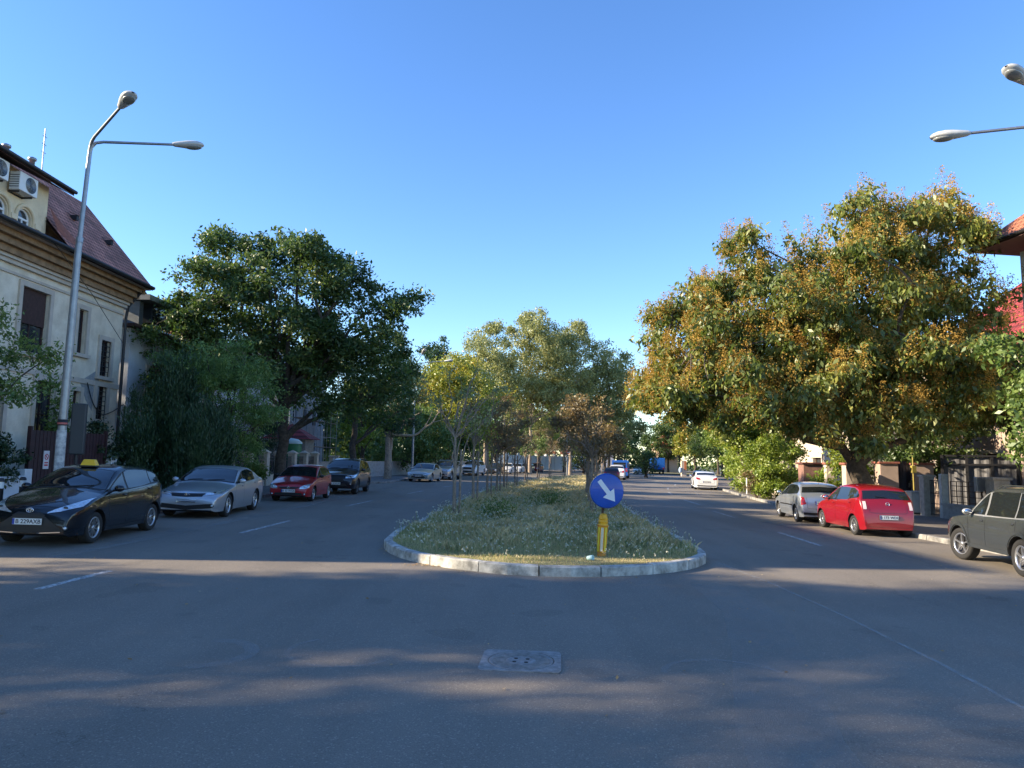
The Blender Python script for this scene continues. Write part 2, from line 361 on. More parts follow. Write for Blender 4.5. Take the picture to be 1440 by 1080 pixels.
def strip(pts, wd, m, name, label, z=.006):
    b = MB(); P = [Vector((*p, 0)) for p in pts]; vs = []
    for i, p in enumerate(P):
        t = (P[min(i+1, len(P)-1)]-P[max(i-1, 0)]).normalized(); n = Vector((-t.y, t.x, 0))*wd/2
        vs += [(q.x, q.y, z+gz(q.x)) for q in (p-n, p+n)]
    b.add(vs, [(2*i, 2*i+2, 2*i+3, 2*i+1) for i in range(len(P)-1)]); tag(b.build(name, m), label, kind='structure')
strip([(3.9, 13.6), (4.1, 11.2), (4.15, 9), (4.1, 7), (3.95, 5), (3.8, 2.5), (3.6, 0)], .055, M_faint, 'road_seam', 'thin pale seam line running across the asphalt at right')
strip([(3.1, 11), (3.0, 9), (2.5, 7), (1.9, 5.0), (1.6, 3)], .7, M_dust, 'road_dust', 'pale dusty tyre track on the right roadway', .005)
strip([(8.7, 24), (9.0, 19), (8.8, 15), (8.2, 11), (7.4, 8)], .8, M_dust, 'road_dust', 'pale dust gathered beside the parked cars at right', .005)
strip([(-7.4, 9.5), (-7.3, 14), (-7.1, 22), (-7, 31)], .5, M_dust, 'road_dust', 'pale dust gathered beside the parked cars at left', .005)
def arc(cx, cy, r, a0, a1, n=20, sq=1.0): return [(cx+r*math.cos(R(a0+(a1-a0)*i/n)), cy+sq*r*math.sin(R(a0+(a1-a0)*i/n))) for i in range(n+1)]
M_skid = chalkmat('skid_dust', (.42, .42, .41), .53, 3.5, .2, strength=.3)
strip(arc(-2.72, 6.55, .42, -85, 100), .13, M_skid, 'skid_mark', 'pale curved scuff on the asphalt left of the manhole')
strip(arc(-1.5, 6.75, .5, 130, 330), .05, M_skid, 'skid_mark', 'faint ring scuffed on the asphalt beside the manhole')
strip(arc(1.9, 6.3, .55, 20, 170), .06, M_skid, 'skid_mark', 'faint ring scuffed on the asphalt right of the manhole')

# manhole
mh = empty('manhole_cover', (.12, 6.62, gz(.12)+.002), R(-4), 'square metal manhole frame with a round cover in the near road', 'manhole cover')
M_iron = mat('cast_iron', (.24, .235, .225), .6, .2, var=.3, vscale=14, bump=.4, bscale=60)
b = MB(); n = 40; r = .29; hw, hh = .36, .335; outer = []; inner = []
for i in range(n):
    t = 2*math.pi*i/n; c, s_ = math.cos(t), math.sin(t); k_ = min(hw/max(abs(c), 1e-6), hh/max(abs(s_), 1e-6)); outer.append((c*k_, s_*k_)); inner.append((c*(r+.012), s_*(r+.012)))
vs = [(x, y, .006) for x, y in outer]+[(x, y, .006) for x, y in inner]+[(x, y, -.004) for x, y in outer]+[(x, y, -.02) for x, y in inner]
fs = [(i, (i+1) % n, n+(i+1) % n, n+i) for i in range(n)]+[(2*n+i, 2*n+(i+1) % n, (i+1) % n, i) for i in range(n)]+[(n+i, n+(i+1) % n, 3*n+(i+1) % n, 3*n+i) for i in range(n)]
b.add(vs, fs); b.build('frame', M_iron, mh)
b = MB(); b.lathe([(.001, .004), (.1, .004), (.105, .007), (.125, .007), (.13, .004), (r-.02, .004), (r-.015, .007), (r, .006), (r, -.02)], 40)
for i in range(-9, 10):
    y = i*.028; hl = math.sqrt(max(0, .262**2-y*y))
    for sgn in (-1, 1):
        x0 = .135 if abs(y) < .13 else 0
        if abs(y) < .13: x0 = math.sqrt(max(0, .135**2-y*y))
        if hl-x0 > .02: b.box(min(sgn*x0, sgn*hl), max(sgn*x0, sgn*hl), y-.006, y+.006, .003, .008)
for t in (40, 130, 220, 310): b.lathe([(.001, .0085), (.018, .0085), (.018, .004)], 10, Matrix.Translation((.075*math.cos(R(t)), .075*math.sin(R(t)), 0)), 1)
b.build('cover', [M_iron, M_text], mh)

# ------------------------------------------------------------------ foliage
def leaves(C, size, axis=(0, 0, 0), spread=1.0, aspect=.5, sz_var=.5, out=None):
    """C (N,3) leaf points -> quads. axis: bias of the leaf's long direction"""
    N = len(C); d = RS.normal(size=(N, 3))*spread+np.array(axis)
    if out is not None: d += out
    d /= np.linalg.norm(d, axis=1)[:, None]+1e-9
    q = RS.normal(size=(N, 3)); q[:, 2] *= .7; wv = np.cross(d, q); wv /= np.linalg.norm(wv, axis=1)[:, None]+1e-9
    nn = np.cross(d, wv)
    s = size*(1+RS.uniform(-sz_var, sz_var, N))[:, None]; h = s*aspect/2
    v = np.empty((N, 4, 3)); v[:, 0] = C; v[:, 1] = C+d*s*.45+wv*h+nn*s*.06; v[:, 2] = C+d*s; v[:, 3] = C+d*s*.45-wv*h+nn*s*.06
    return v.reshape(-1, 3)
def quads_obj(name, chunks, mats, parent=None):
    """chunks: list of (verts(4N,3), matindex)"""
    V = np.concatenate([c[0] for c in chunks]); nf = len(V)//4
    MI = np.concatenate([np.full(len(c[0])//4, c[1], np.int32) for c in chunks])
    me = bpy.data.meshes.new(name); me.vertices.add(len(V)); me.vertices.foreach_set('co', V.astype(np.float32).ravel())
    me.loops.add(nf*4); me.loops.foreach_set('vertex_index', np.arange(nf*4, dtype=np.int32))
    me.polygons.add(nf); me.polygons.foreach_set('loop_start', np.arange(0, nf*4, 4, dtype=np.int32)); me.polygons.foreach_set('loop_total', np.full(nf, 4, np.int32))
    for m in mats: me.materials.append(m)
    me.polygons.foreach_set('material_index', MI); me.update(calc_edges=True); me.validate()
    o = bpy.data.objects.new(name, me); COL.objects.link(o)
    if parent: o.parent = parent
    return o
def clusters(ell, n, out=.38, gap=0.0, seed=0, lobes=.68):
    """cluster centres in a union of ellipsoids, biased to the outside"""
    rs = np.random.RandomState(seed+1); w_ = np.array([(e[3]*e[4]*e[5])**.75 for e in ell]); w_ /= w_.sum(); res = []; dirs = []
    for e, k in zip(ell, (w_*n).round().astype(int)):
        k = max(k, 3); d = rs.normal(size=(k, 3)); d /= np.linalg.norm(d, axis=1)[:, None]
        r = rs.uniform(0, 1, k)**out; lump = 1+.13*np.sin(d[:, 0]*5+e[0]*3)*np.sin(d[:, 1]*6+e[1])+.08*rs.normal(size=k)
        p = d*(r*lump)[:, None]*np.array(e[3:6])
        if lobes and k > 30:                              # gather most clusters into rounded lobes with notches between
            nl = max(5, k//13); ld_ = rs.normal(size=(nl, 3)); ld_ /= np.linalg.norm(ld_, axis=1)[:, None]; lc = ld_*rs.uniform(.72, 1.04, nl)[:, None]*np.array(e[3:6])
            pick = rs.uniform(size=k) < lobes; which = rs.randint(0, nl, k); q = rs.normal(size=(k, 3)); q /= np.linalg.norm(q, axis=1)[:, None]; lr = rs.uniform(.20, .34, nl)[which]*min(e[3:6])
            pl = lc[which]+q*(lr*rs.uniform(0, 1, k)**.4)[:, None]*np.array([1.15, 1.15, .8]); p = np.where(pick[:, None], pl, p*.88)
        p = p+np.array(e[:3]); res.append(p); dirs.append(d)
    P = np.concatenate(res); D = np.concatenate(dirs)
    if gap:
        ph = rs.uniform(0, 6, 3); f = np.sin(P[:, 0]*1.7+ph[0])+np.sin(P[:, 1]*1.9+ph[1])+np.sin(P[:, 2]*2.3+ph[2]); keep = f > -3+gap*3; P = P[keep]; D = D[keep]
    return P, D
def limb_path(a, c, rs, wob=.12, n=5, sag=0):
    a = Vector(a); c = Vector(c); L = (c-a).length; pts = []
    for i in range(n+1):
        t = i/n; p = a.lerp(c, t); p.z += math.sin(t*math.pi)*(.10*L-sag)
        if 0 < i < n: p += Vector(rs.normal(size=3))*wob*L*.25
        pts.append(p)
    return pts
def tree(name, x, y, label, ell, ncl, per, size, lm, trunk_r=.2, trunk_h=2.5, bark=None, group=None, cl_r=.5, axis=(0, 0, 0), spread=1., aspect=.5, out=.38, gap=0., seed=0,
         extra=None, lean=(0, 0), limbs=14, cat='tree', flat=.75, z0=None, twigs=40, stems=1, outdir=.4, crown_name='crown', limb_r=.45, lobes=.68):
    """tapered trunk with limbs, crown of leaf-sized faces; ell in coordinates relative to the base"""
    base = gz(x)+(.12 if z0 is None else z0); rt = empty(name, (x, y, base), 0, label, cat, group); rs = np.random.RandomState(seed+100); bark = bark or M_bark
    P, D = clusters(ell, ncl, out, gap, seed, lobes)
    b = MB()
    for s_ in range(stems):
        ox, oy = (0, 0) if stems == 1 else rs.uniform(-.25, .25, 2)
        top = Vector((lean[0]+ox*2.5, lean[1]+oy*2.5, trunk_h)); pts = [Vector((ox, oy, -.15))]
        for i in range(1, 6):
            t = i/5; p = Vector((ox, oy, 0)).lerp(top, t**1.1)+Vector((*rs.normal(size=2)*trunk_r*.22, 0)); p.z = top.z*t; pts.append(p)
        b.tube(pts, [trunk_r*1.35, trunk_r*1.02, trunk_r*.93, trunk_r*.88, trunk_r*.82, trunk_r*.75], 10)
        # leader and limbs to spread-out targets
        idx = rs.permutation(len(P)); tg = []
        for i in idx:
            if len(tg) >= limbs//stems: break
            if all(np.linalg.norm(P[i]-t) > .7*cl_r for t in tg): tg.append(P[i])
        ends = []
        for t in tg:
            hgt = pts[3] if t[2] < trunk_h*1.3 else pts[5]; lp = limb_path(hgt, t, rs, .16, 6); L0 = trunk_r*limb_r*(1 if t[2] > trunk_h else .7)
            b.tube(lp, [L0*(1-.85*k/6) for k in range(7)], 6, caps=False); ends += lp[2:]
        for i in idx[:twigs//stems]:
            q = Vector(P[i]); s0 = min(ends, key=lambda e: (e-q).length) if ends else pts[-1]; b.tube(limb_path(s0, q, rs, .15, 3), [trunk_r*.12, trunk_r*.09, trunk_r*.06, trunk_r*.03], 4, caps=False)
    b.build('trunk', bark, rt)
    k = max(4, int(per)); cr = cl_r*(1+rs.uniform(-.4, .5, len(P)))
    q_ = RS.normal(size=(len(P)*k, 3)); q_ /= np.linalg.norm(q_, axis=1)[:, None]; q_ *= (RS.uniform(0, 1, len(q_))**.6)[:, None]
    C = np.repeat(P, k, 0)+q_*np.repeat(cr, k)[:, None]*np.array([.95, .95, .95*flat]); o_ = np.repeat(D, k, 0)*outdir
    ch = [(leaves(C, size, axis, spread, aspect, out=o_), 0)]; mats = [lm]
    if extra: e, em = extra(P, D, rs); ch.append((e, 1)); mats.append(em)
    quads_obj(crown_name, ch, mats, rt)
    return rt
G_ = lambda *c: [(p, q) for p, q in c]
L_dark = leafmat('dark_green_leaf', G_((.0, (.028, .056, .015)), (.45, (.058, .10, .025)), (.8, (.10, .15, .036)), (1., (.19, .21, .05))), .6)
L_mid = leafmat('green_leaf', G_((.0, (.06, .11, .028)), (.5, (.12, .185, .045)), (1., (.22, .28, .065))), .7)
L_loc = leafmat('locust_leaf', G_((.0, (.07, .13, .035)), (.5, (.14, .23, .06)), (1., (.24, .34, .09))), .9)
L_light = leafmat('light_green_leaf', G_((.0, (.08, .14, .02)), (.5, (.18, .25, .035)), (1., (.34, .36, .06))), .9)
L_yel = leafmat('yellow_green_leaf', G_((.0, (.10, .15, .025)), (.5, (.24, .27, .045)), (.8, (.40, .34, .055)), (1., (.46, .32, .055))), .5)
L_brn = leafmat('brown_leaf', G_((.0, (.09, .075, .04)), (.5, (.17, .12, .055)), (.85, (.24, .18, .07)), (1., (.16, .19, .06))), .9)
L_birch = leafmat('grey_green_leaf', G_((.0, (.12, .145, .055)), (.5, (.25, .27, .10)), (1., (.40, .38, .15))), .45)
L_con = leafmat('conifer_needle', G_((.0, (.018, .045, .018)), (.6, (.034, .075, .028)), (1., (.06, .11, .04))), 1.2, .12)
L_hang = leafmat('hanging_leaf', G_((.0, (.05, .08, .018)), (.45, (.12, .16, .035)), (.8, (.22, .24, .055)), (1., (.36, .32, .08))), .55, .35)
L_seed = leafmat('seed_head', G_((.0, (.25, .145, .04)), (.5, (.38, .245, .065)), (1., (.48, .35, .11))), .8, .3, .0)
L_ivy = leafmat('hedge_leaf', G_((.0, (.010, .026, .008)), (.6, (.022, .05, .014)), (1., (.05, .08, .02))), 1.5, .2, .06)
L_gras = leafmat('grass_blade', G_((.0, (.16, .20, .06)), (.4, (.29, .33, .13)), (.7, (.44, .42, .20)), (1., (.60, .52, .28))), .45, .4)
L_dry = leafmat('dry_grass', G_((.0, (.38, .31, .15)), (1., (.62, .53, .31))), .9, .4)
L_flow = leafmat('flower_white', G_((.0, (.42, .40, .28)), (1., (.72, .70, .58))), 1, .3)

# --- island grass
def scatter_isl(n, ylo, yhi, power=1.0):
    poly = inset(isl, .17); t = RS.uniform(0, 1, n*3); y = ylo*(yhi/ylo)**(t**power); x = RS.uniform(-2.7, 12, n*3); ok = poly_in(poly, x, y)
    # spread evenly across the width at each distance
    return x[ok][:n], y[ok][:n]
def blades(n, ylo, yhi, h, wd, lean=.35, power=1.0, tall=None):
    x, y = scatter_isl(n, ylo, yhi, power); N = len(x)
    patch = .65+.5*np.sin(x*1.3+y*.7)*np.sin(y*1.1-x*.6)+.35*np.sin(x*3.1+2)*np.sin(y*2.3)
    edge = np.clip((y-12.2)/2.2, .25, 1.0)               # short and dry by the rounded tip
    hh = h*np.clip(patch, .35, 1.4)*edge*(1+RS.uniform(-.45, .35, N))*np.where(poly_in(inset(isl, .75), x, y), 1., .5); ww = wd*(1+y/55.)
    a = RS.uniform(0, 2*math.pi, N); dx = np.cos(a)*ww/2; dy = np.sin(a)*ww/2; l = RS.normal(size=(N, 2))*lean*hh[:, None]; z = .13-K*x
    v = np.empty((N, 4, 3)); v[:, 0] = np.stack([x-dx, y-dy, z], 1); v[:, 1] = np.stack([x+dx, y+dy, z], 1)
    v[:, 2] = np.stack([x+dx*.3+l[:, 0], y+dy*.3+l[:, 1], z+hh], 1); v[:, 3] = np.stack([x-dx*.5+l[:, 0]*.6, y-dy*.5+l[:, 1]*.6, z+hh*.8], 1)
    return v.reshape(-1, 3)
quads_obj_list = [(blades(130000, 11.3, 86, .18, .0075), 0), (blades(90000, 11.3, 86, .25, .0065), 1), (blades(26000, 11.3, 14.5, .08, .009), 1)]
o = quads_obj('island_grass', quads_obj_list, [L_gras, L_dry]); tag(o, 'tall weedy grass, green to straw coloured, filling the island', kind='stuff')
x, y = scatter_isl(5200, 12.3, 80, .9); N = len(x); z = .13-K*x+RS.uniform(.14, .36, N)*np.clip((y-11.5)/2.5, .3, 1)
Cs = np.repeat(np.stack([x, y, z], 1), 5, 0); Cs += RS.normal(size=Cs.shape)*.008
st = np.empty((N, 4, 3)); gb = np.stack([x, y, .13-K*x], 1); tp = np.stack([x, y, z], 1); st[:, 0] = gb; st[:, 1] = gb+[.004, 0, 0]; st[:, 2] = tp+[.004, 0, 0]; st[:, 3] = tp
o = quads_obj('white_flowers', [(leaves(Cs, .024, spread=1, aspect=.9), 0), (st.reshape(-1, 3), 1)], [L_flow, L_mid]); tag(o, 'small white wild flowers on thin stems among the island grass', kind='stuff')
def weed_clump(x, y, h, r, n, label, m=L_mid):
    rt = empty('weed_bush', (x, y, .13+gz(x)), 0, label, 'weed', None)
    C = RS.normal(size=(n, 3))*np.array([r*.5, r*.5, h*.28])+np.array([0, 0, h*.45]); C[:, 2] = np.clip(C[:, 2], .02, h)
    b = MB()
    for i in range(7): a = i*.9; b.tube([(0, 0, 0), (math.cos(a)*r*.3, math.sin(a)*r*.3, h*.6), (math.cos(a)*r*.5, math.sin(a)*r*.5, h*.95)], [.012, .008, .003], 4)
    b.build('stem', L_mid, rt); quads_obj('foliage', [(leaves(C, .08, (0, 0, .6), .8, .35), 0)], [m], rt)
weed_clump(1.35, 24.5, .7, .7, 1000, 'dark green weed bush standing up in the middle of the island grass', L_mid)
weed_clump(-.3, 19.5, .6, .6, 700, 'low bushy weed in the grass near the first young tree', L_mid)
# --- litter and leaves on the road
def litter(pts, m, s):
    C = np.array([(x, y, gz(x)+.012) for x, y in pts]); return (leaves(C, s, spread=1, aspect=.7)*[1, 1, 1], m)
P1 = [(RS.uniform(-7, 8), RS.uniform(4.2, 16)) for _ in range(110)]+[(RS.normal(-1.45, .18), RS.normal(12.05, .06)) for _ in range(40)]+[(9+RS.normal()*.7, RS.uniform(13, 26)) for _ in range(60)]+[(-7.4+RS.normal()*.4, RS.uniform(11, 40)) for _ in range(50)]+[(RS.normal(3.9, .25), RS.normal(11.9, .3)) for _ in range(14)]+[(math.copysign(1, t-.5)*0+isl[int(t*1000) % len(isl)][0]+RS.normal()*.12, isl[int(t*1000) % len(isl)][1]-.22+RS.normal()*.08) for t in RS.uniform(0, 1, 160)]
Cl = np.array([(x, y, gz(x)+.012) for x, y in P1]); dd = RS.normal(size=(len(Cl), 3)); dd[:, 2] *= .15; dd /= np.linalg.norm(dd, axis=1)[:, None]; pp = np.stack([-dd[:, 1], dd[:, 0], RS.normal(size=len(Cl))*.3], 1)
ss = RS.uniform(.025, .06, len(Cl))[:, None]; v = np.stack([Cl, Cl+dd*ss*.5+pp*ss*.3, Cl+dd*ss, Cl+dd*ss*.5-pp*ss*.3], 1).reshape(-1, 3); v[:, 2] = np.maximum(v[:, 2], -K*v[:, 0]+.008)
L_fall = leafmat('fallen_leaf', G_((.0, (.22, .11, .035)), (.6, (.40, .27, .12)), (1., (.6, .5, .3))), 3, .2)
tag(quads_obj('fallen_leaves', [(v, 0)], [L_fall]), 'scattered dry fallen leaves on the asphalt', kind='stuff')
b = MB(); b.lathe([(.001, 0), (.036, 0), (.045, .11), (.043, .11), (.034, .006)], 16, Matrix.Translation((1.33, 12.35, gz(1.4)+.17)) @ Matrix.Rotation(R(78), 4, 'Y') @ Matrix.Rotation(R(30), 4, 'X'))
tag(b.build('crumpled_cup', mat('teal_paper', (.45, .68, .68), .6, var=.15)), 'pale teal paper cup lying in the grass left of the yellow bollard', 'cup')

# ------------------------------------------------------------------ cars
def interp(pts, x):
    xs = [p[0] for p in pts]; ys = [p[1] for p in pts]
    if x <= xs[0]: return ys[0]
    if x >= xs[-1]: return ys[-1]
    i = int(np.searchsorted(xs, x, 'right'))-1; i = min(i, len(xs)-2)
    h = xs[i+1]-xs[i]; t = (x-xs[i])/h
    def slope(j):
        if j <= 0: return (ys[1]-ys[0])/(xs[1]-xs[0])
        if j >= len(xs)-1: return (ys[-1]-ys[-2])/(xs[-1]-xs[-2])
        a = (ys[j]-ys[j-1])/(xs[j]-xs[j-1]); c = (ys[j+1]-ys[j])/(xs[j+1]-xs[j])
        return 0 if a*c <= 0 else 2*a*c/(a+c)
    m0, m1 = slope(i)*h, slope(i+1)*h
    return (2*t**3-3*t*t+1)*ys[i]+(t**3-2*t*t+t)*m0+(-2*t**3+3*t*t)*ys[i+1]+(t**3-t*t)*m1
SPEC = {
 'small': dict(L=3.95, W=.85, wb=2.51, fo=.80, wr=.305, sill=.20, top=[(0, .46), (.02, .60), (.10, .73), (.45, .87), (.9, .985), (1.12, 1.04), (1.55, 1.27), (2.0, 1.45), (2.4, 1.505), (3.0, 1.485), (3.5, 1.40), (3.68, 1.27), (3.82, 1.02), (3.9, .86), (3.94, .6), (3.95, .45)], belt=[(0, .6), (.9, .9), (1.3, .95), (2.6, 1.0), (3.5, 1.08), (3.95, 1.0)], cowl=1.08, roof0=1.98, roof1=3.45, rg=3.8),
 'city': dict(L=3.54, W=.82, wb=2.42, fo=.585, wr=.285, sill=.19, top=[(0, .46), (.02, .62), (.10, .75), (.4, .90), (.75, .98), (.9, 1.03), (1.35, 1.29), (1.7, 1.44), (2.1, 1.485), (2.8, 1.46), (3.12, 1.40), (3.24, 1.30), (3.40, 1.02), (3.47, .88), (3.52, .66), (3.54, .42)], belt=[(0, .6), (.8, .88), (1.2, .93), (2.5, .97), (3.2, 1.08), (3.54, 1.0)], cowl=.9, roof0=1.7, roof1=3.12, rg=3.38),
 'hatch': dict(L=3.81, W=.82, wb=2.47, fo=.77, wr=.29, sill=.20, top=[(0, .44), (.02, .58), (.12, .69), (.5, .81), (.9, .91), (1.08, .96), (1.5, 1.18), (1.95, 1.36), (2.35, 1.415), (2.9, 1.40), (3.3, 1.33), (3.5, 1.20), (3.68, .98), (3.76, .85), (3.8, .6), (3.81, .45)], belt=[(0, .58), (.9, .84), (1.3, .89), (2.6, .93), (3.4, .98), (3.81, .9)], cowl=1.05, roof0=1.93, roof1=3.28, rg=3.64),
 'sedan': dict(L=4.65, W=.90, wb=2.70, fo=.92, wr=.325, sill=.19, top=[(0, .46), (.02, .58), (.12, .68), (.6, .81), (1.15, .91), (1.42, .97), (1.9, 1.19), (2.35, 1.37), (2.75, 1.42), (3.2, 1.395), (3.65, 1.27), (4.1, 1.10), (4.4, 1.06), (4.55, 1.01), (4.62, .82), (4.65, .5)], belt=[(0, .58), (1.1, .84), (1.5, .90), (3.0, .95), (4.0, 1.0), (4.65, .95)], cowl=1.4, roof0=2.33, roof1=3.25, rg=4.05),
 'suv': dict(L=4.75, W=.94, wb=2.85, fo=.88, wr=.365, sill=.28, top=[(0, .55), (.02, .74), (.10, .90), (.5, 1.02), (1.1, 1.12), (1.32, 1.17), (1.8, 1.42), (2.25, 1.62), (2.7, 1.68), (3.4, 1.665), (4.1, 1.58), (4.35, 1.46), (4.58, 1.14), (4.68, .95), (4.73, .7), (4.75, .5)], belt=[(0, .72), (1.1, 1.0), (1.5, 1.06), (3.2, 1.10), (4.2, 1.16), (4.75, 1.05)], cowl=1.3, roof0=2.22, roof1=4.0, rg=4.5),
 'offroad': dict(L=4.20, W=.87, wb=2.49, fo=.78, wr=.345, sill=.33, top=[(0, .55), (.02, .74), (.10, .88), (.45, .99), (.9, 1.05), (1.1, 1.09), (1.5, 1.35), (1.85, 1.58), (2.2, 1.65), (3.0, 1.66), (3.75, 1.62), (3.9, 1.52), (4.03, 1.15), (4.1, .98), (4.18, .7), (4.2, .5)], belt=[(0, .72), (.9, .96), (1.3, 1.0), (3.0, 1.03), (3.7, 1.06), (4.2, 1.0)], cowl=1.1, roof0=1.83, roof1=3.72, rg=4.0),
}
PAINT = {}
def paint(name, col, metal=.3, rough=.32):
    if name not in PAINT: PAINT[name] = mat(name+'_car_paint', col, rough, metal, .8, .3 if max(col) < .03 else .5)
    return PAINT[name]
def text_mesh(txt, size, name, m, parent, M):
    cu = bpy.data.curves.new(name, 'FONT'); cu.body = txt; cu.size = size; cu.align_x = 'CENTER'; cu.align_y = 'CENTER'; cu.extrude = .002; cu.offset = size*.012
    t = bpy.data.objects.new(name, cu); COL.objects.link(t); bpy.context.view_layer.update()
    me = bpy.data.meshes.new_from_object(t.evaluated_get(bpy.context.evaluated_depsgraph_get())); bpy.data.objects.remove(t); me.name = name
    me.materials.clear(); me.materials.append(m); me.transform(M); o = bpy.data.objects.new(name, me); COL.objects.link(o); o.parent = parent; return o
def car(kind, name, label, pf, pr, side, pmat, group=None, plate=None, opts={}):
    """pf/pr: ground points under the front and rear wheel of the side that shows; side: +1 if that side is the car's left"""
    S = dict(SPEC[kind]); S.update(opts.get('spec', {})); L, W, wb, fo, wr, sill = (S[k] for k in ('L', 'W', 'wb', 'fo', 'wr', 'sill')); xa, xb = fo, fo+wb; ar = wr+.055
    pf = Vector((*pf, 0)); pr = Vector((*pr, 0)); fwd = (pf-pr).normalized(); left = Vector((-fwd.y, fwd.x, 0))
    mid = (pf+pr)/2-left*side*(W-.03); ang = math.atan2(-fwd.x, fwd.y)
    rt = empty(name, (0, 0, 0), 0, label, opts.get('cat', 'car'), group)
    tilt = Matrix.Rotation(math.atan(K), 4, 'Y')
    rt.matrix_world = Matrix.Translation((mid.x, mid.y, gz(mid.x))) @ tilt @ Matrix.Rotation(ang, 4, 'Z') @ Matrix.Scale(.955, 4)
    T = lambda x, y, z: Vector((-y, (fo+wb/2)-x, z))        # car coords: x back from the nose, y to the car's LEFT, z up
    # stations
    xs = [0, .008, .02, .04, .07, .11, .16, .22]
    xs += list(np.arange(.28, L-.24, .055)); xs += [L-.22, L-.16, L-.11, L-.07, L-.04, L-.02, L-.008, L]
    for ax in (xa, xb): xs += [ax-ar, ax-ar-.004, ax+ar, ax+ar+.004, ax-ar*.96, ax+ar*.96, ax-ar*.85, ax+ar*.85]
    xs = sorted(set(round(float(q), 4) for q in xs))
    def width(x):
        f = min(1, x/.48); r_ = min(1, (L-x)/.42)
        wf = .83+.17*(1-(1-f)**2.4)**.8; wr_ = .84+.16*(1-(1-r_)**2.4)**.8; return W*min(wf, wr_)*(1-.018*abs(2*x/L-1))
    def zbot(x):
        z = sill
        nose = max(0, 1-x/.12); tail = max(0, 1-(L-x)/.12); z += .05*nose**2+.03*tail**2
        for ax in (xa, xb):
            if abs(x-ax) < ar: z = max(z, wr+math.sqrt(ar*ar-(x-ax)**2))
        return z
    sec = []
    for x in xs:
        zt = interp(S['top'], x); bl = interp(S['belt'], x); w0 = width(x); zb = min(zbot(x), zt-.04)
        crown = .045+.03*(1 if x < S['cowl'] else 0); ze = zt-crown; bl = min(bl, ze-.01); bl = max(bl, zb+.02); ze = max(ze, bl+.005)
        arch = 0
        for ax in (xa, xb):
            dx = abs(x-ax)
            if dx < ar*1.35: arch = max(arch, math.cos(dx/(ar*1.35)*math.pi/2))
        def sidew(z):
            zz = (z-.58)/.55; return w0*(1-.055*zz*zz-(.035 if z < sill+.12 else 0)*(1-arch))+.012*arch*max(0, 1-abs(z-(2*wr+.06))/.3)
        pts = []
        for i in range(13): z = zb+(bl-zb)*i/12; pts.append((sidew(z), z))
        wbelt = pts[-1][0]; tum = opts.get('tumble', .36); wtop = wbelt-.03-(ze-bl)*tum
        for i in range(1, 11): t = i/10; pts.append((wbelt-.03*min(1, t*3)+(wtop-wbelt+.03)*t, bl+(ze-bl)*t))
        for i in range(1, 11): t = i/10; y = wtop*(1-t); pts.append((y, ze+(zt-ze)*(1-(y/max(wtop, .01))**2.2)))
        A = np.array(pts)
        for _ in range(2): A[1:-1] = .25*A[:-2]+.5*A[1:-1]+.25*A[2:]
        sec.append(A)
    n = len(sec[0]); vs = []; fs = []; ms = []
    ring = 2*n-1
    for x, A in zip(xs, sec):
        for i in range(n): vs.append(T(x, A[i][0], A[i][1]))
        for i in range(n-2, -1, -1): vs.append(T(x, -A[i][0], A[i][1]))
    for j in range(len(xs)-1):
        for i in range(ring-1): a = j*ring+i; fs.append((a, a+1, a+ring+1, a+ring))
    body = MB(); body.add(vs, fs, 0, True)
    body.add(vs[:ring], [list(range(ring))[::-1]], 0); body.add(vs[-ring:], [list(range(ring))], 0)
    # underside and wheel tunnels
    uv = []; 
    for j in range(len(xs)): uv += [vs[j*ring], vs[j*ring+ring-1]]
    body.add(uv, [(2*j, 2*j+2, 2*j+3, 2*j+1) for j in range(len(xs)-1)], 1)
    bo = body.build('body', [pmat, M_black], rt)
    bo.data.polygons.foreach_set('use_smooth', [p.use_smooth for p in bo.data.polygons])
    caps_ = [(b0+i, b0+i+1, b0+ring-2-i, b0+ring-1-i) for b0 in (0, (len(xs)-1)*ring) for i in range(n-1)]
    bv = BVHTree.FromPolygons([Vector(v) for v in vs], fs+caps_)
    def cast(mode, a, z, sgn=1):
        if mode == 'front': o_, d = T(-1, a, z), Vector((0, -1, 0))
        elif mode == 'rear': o_, d = T(L+1, a, z), Vector((0, 1, 0))
        else: o_, d = T(a, sgn*2, z), T(0, -sgn, 0)-T(0, 0, 0)
        h = bv.ray_cast(o_, d)
        if h[0] is None: return None, None
        nn = h[1]
        if nn.dot(d) > 0: nn = -nn
        return h[0], nn
    def patch(mode, lo_, up, nu=14, nv=6, off=.005, sgn=1, mb=None, m=0):
        mb = mb or MB(); 
        def rs_(c):
            d = [0]
            for p, q in zip(c[:-1], c[1:]): d.append(d[-1]+math.hypot(q[0]-p[0], q[1]-p[1]))
            return [(float(np.interp(d[-1]*i/nu, d, [p[0] for p in c])), float(np.interp(d[-1]*i/nu, d, [p[1] for p in c]))) for i in range(nu+1)]
        A, B = rs_(lo_), rs_(up); V = []
        for j in range(nv+1):
            for i in range(nu+1):
                t = j/nv; a = A[i][0]*(1-t)+B[i][0]*t; z = A[i][1]*(1-t)+B[i][1]*t; p, nn = cast(mode, a, z, sgn)
                if p is None:
                    for sh in (.985, .97, .94, .9, .8):
                        p, nn = cast(mode, a*sh if mode != 'side' else a, z if mode != 'side' else z*sh, sgn)
                        if p is not None: break
                if p is None: p, nn = (V[-1], Vector((0, 0, 0))) if V else (T(0, 0, .5), Vector((0, 0, 0)))
                V.append(p+nn*off)
        mb.add(V, [(j*(nu+1)+i, j*(nu+1)+i+1, (j+1)*(nu+1)+i+1, (j+1)*(nu+1)+i) for j in range(nv) for i in range(nu)], m, True); return mb
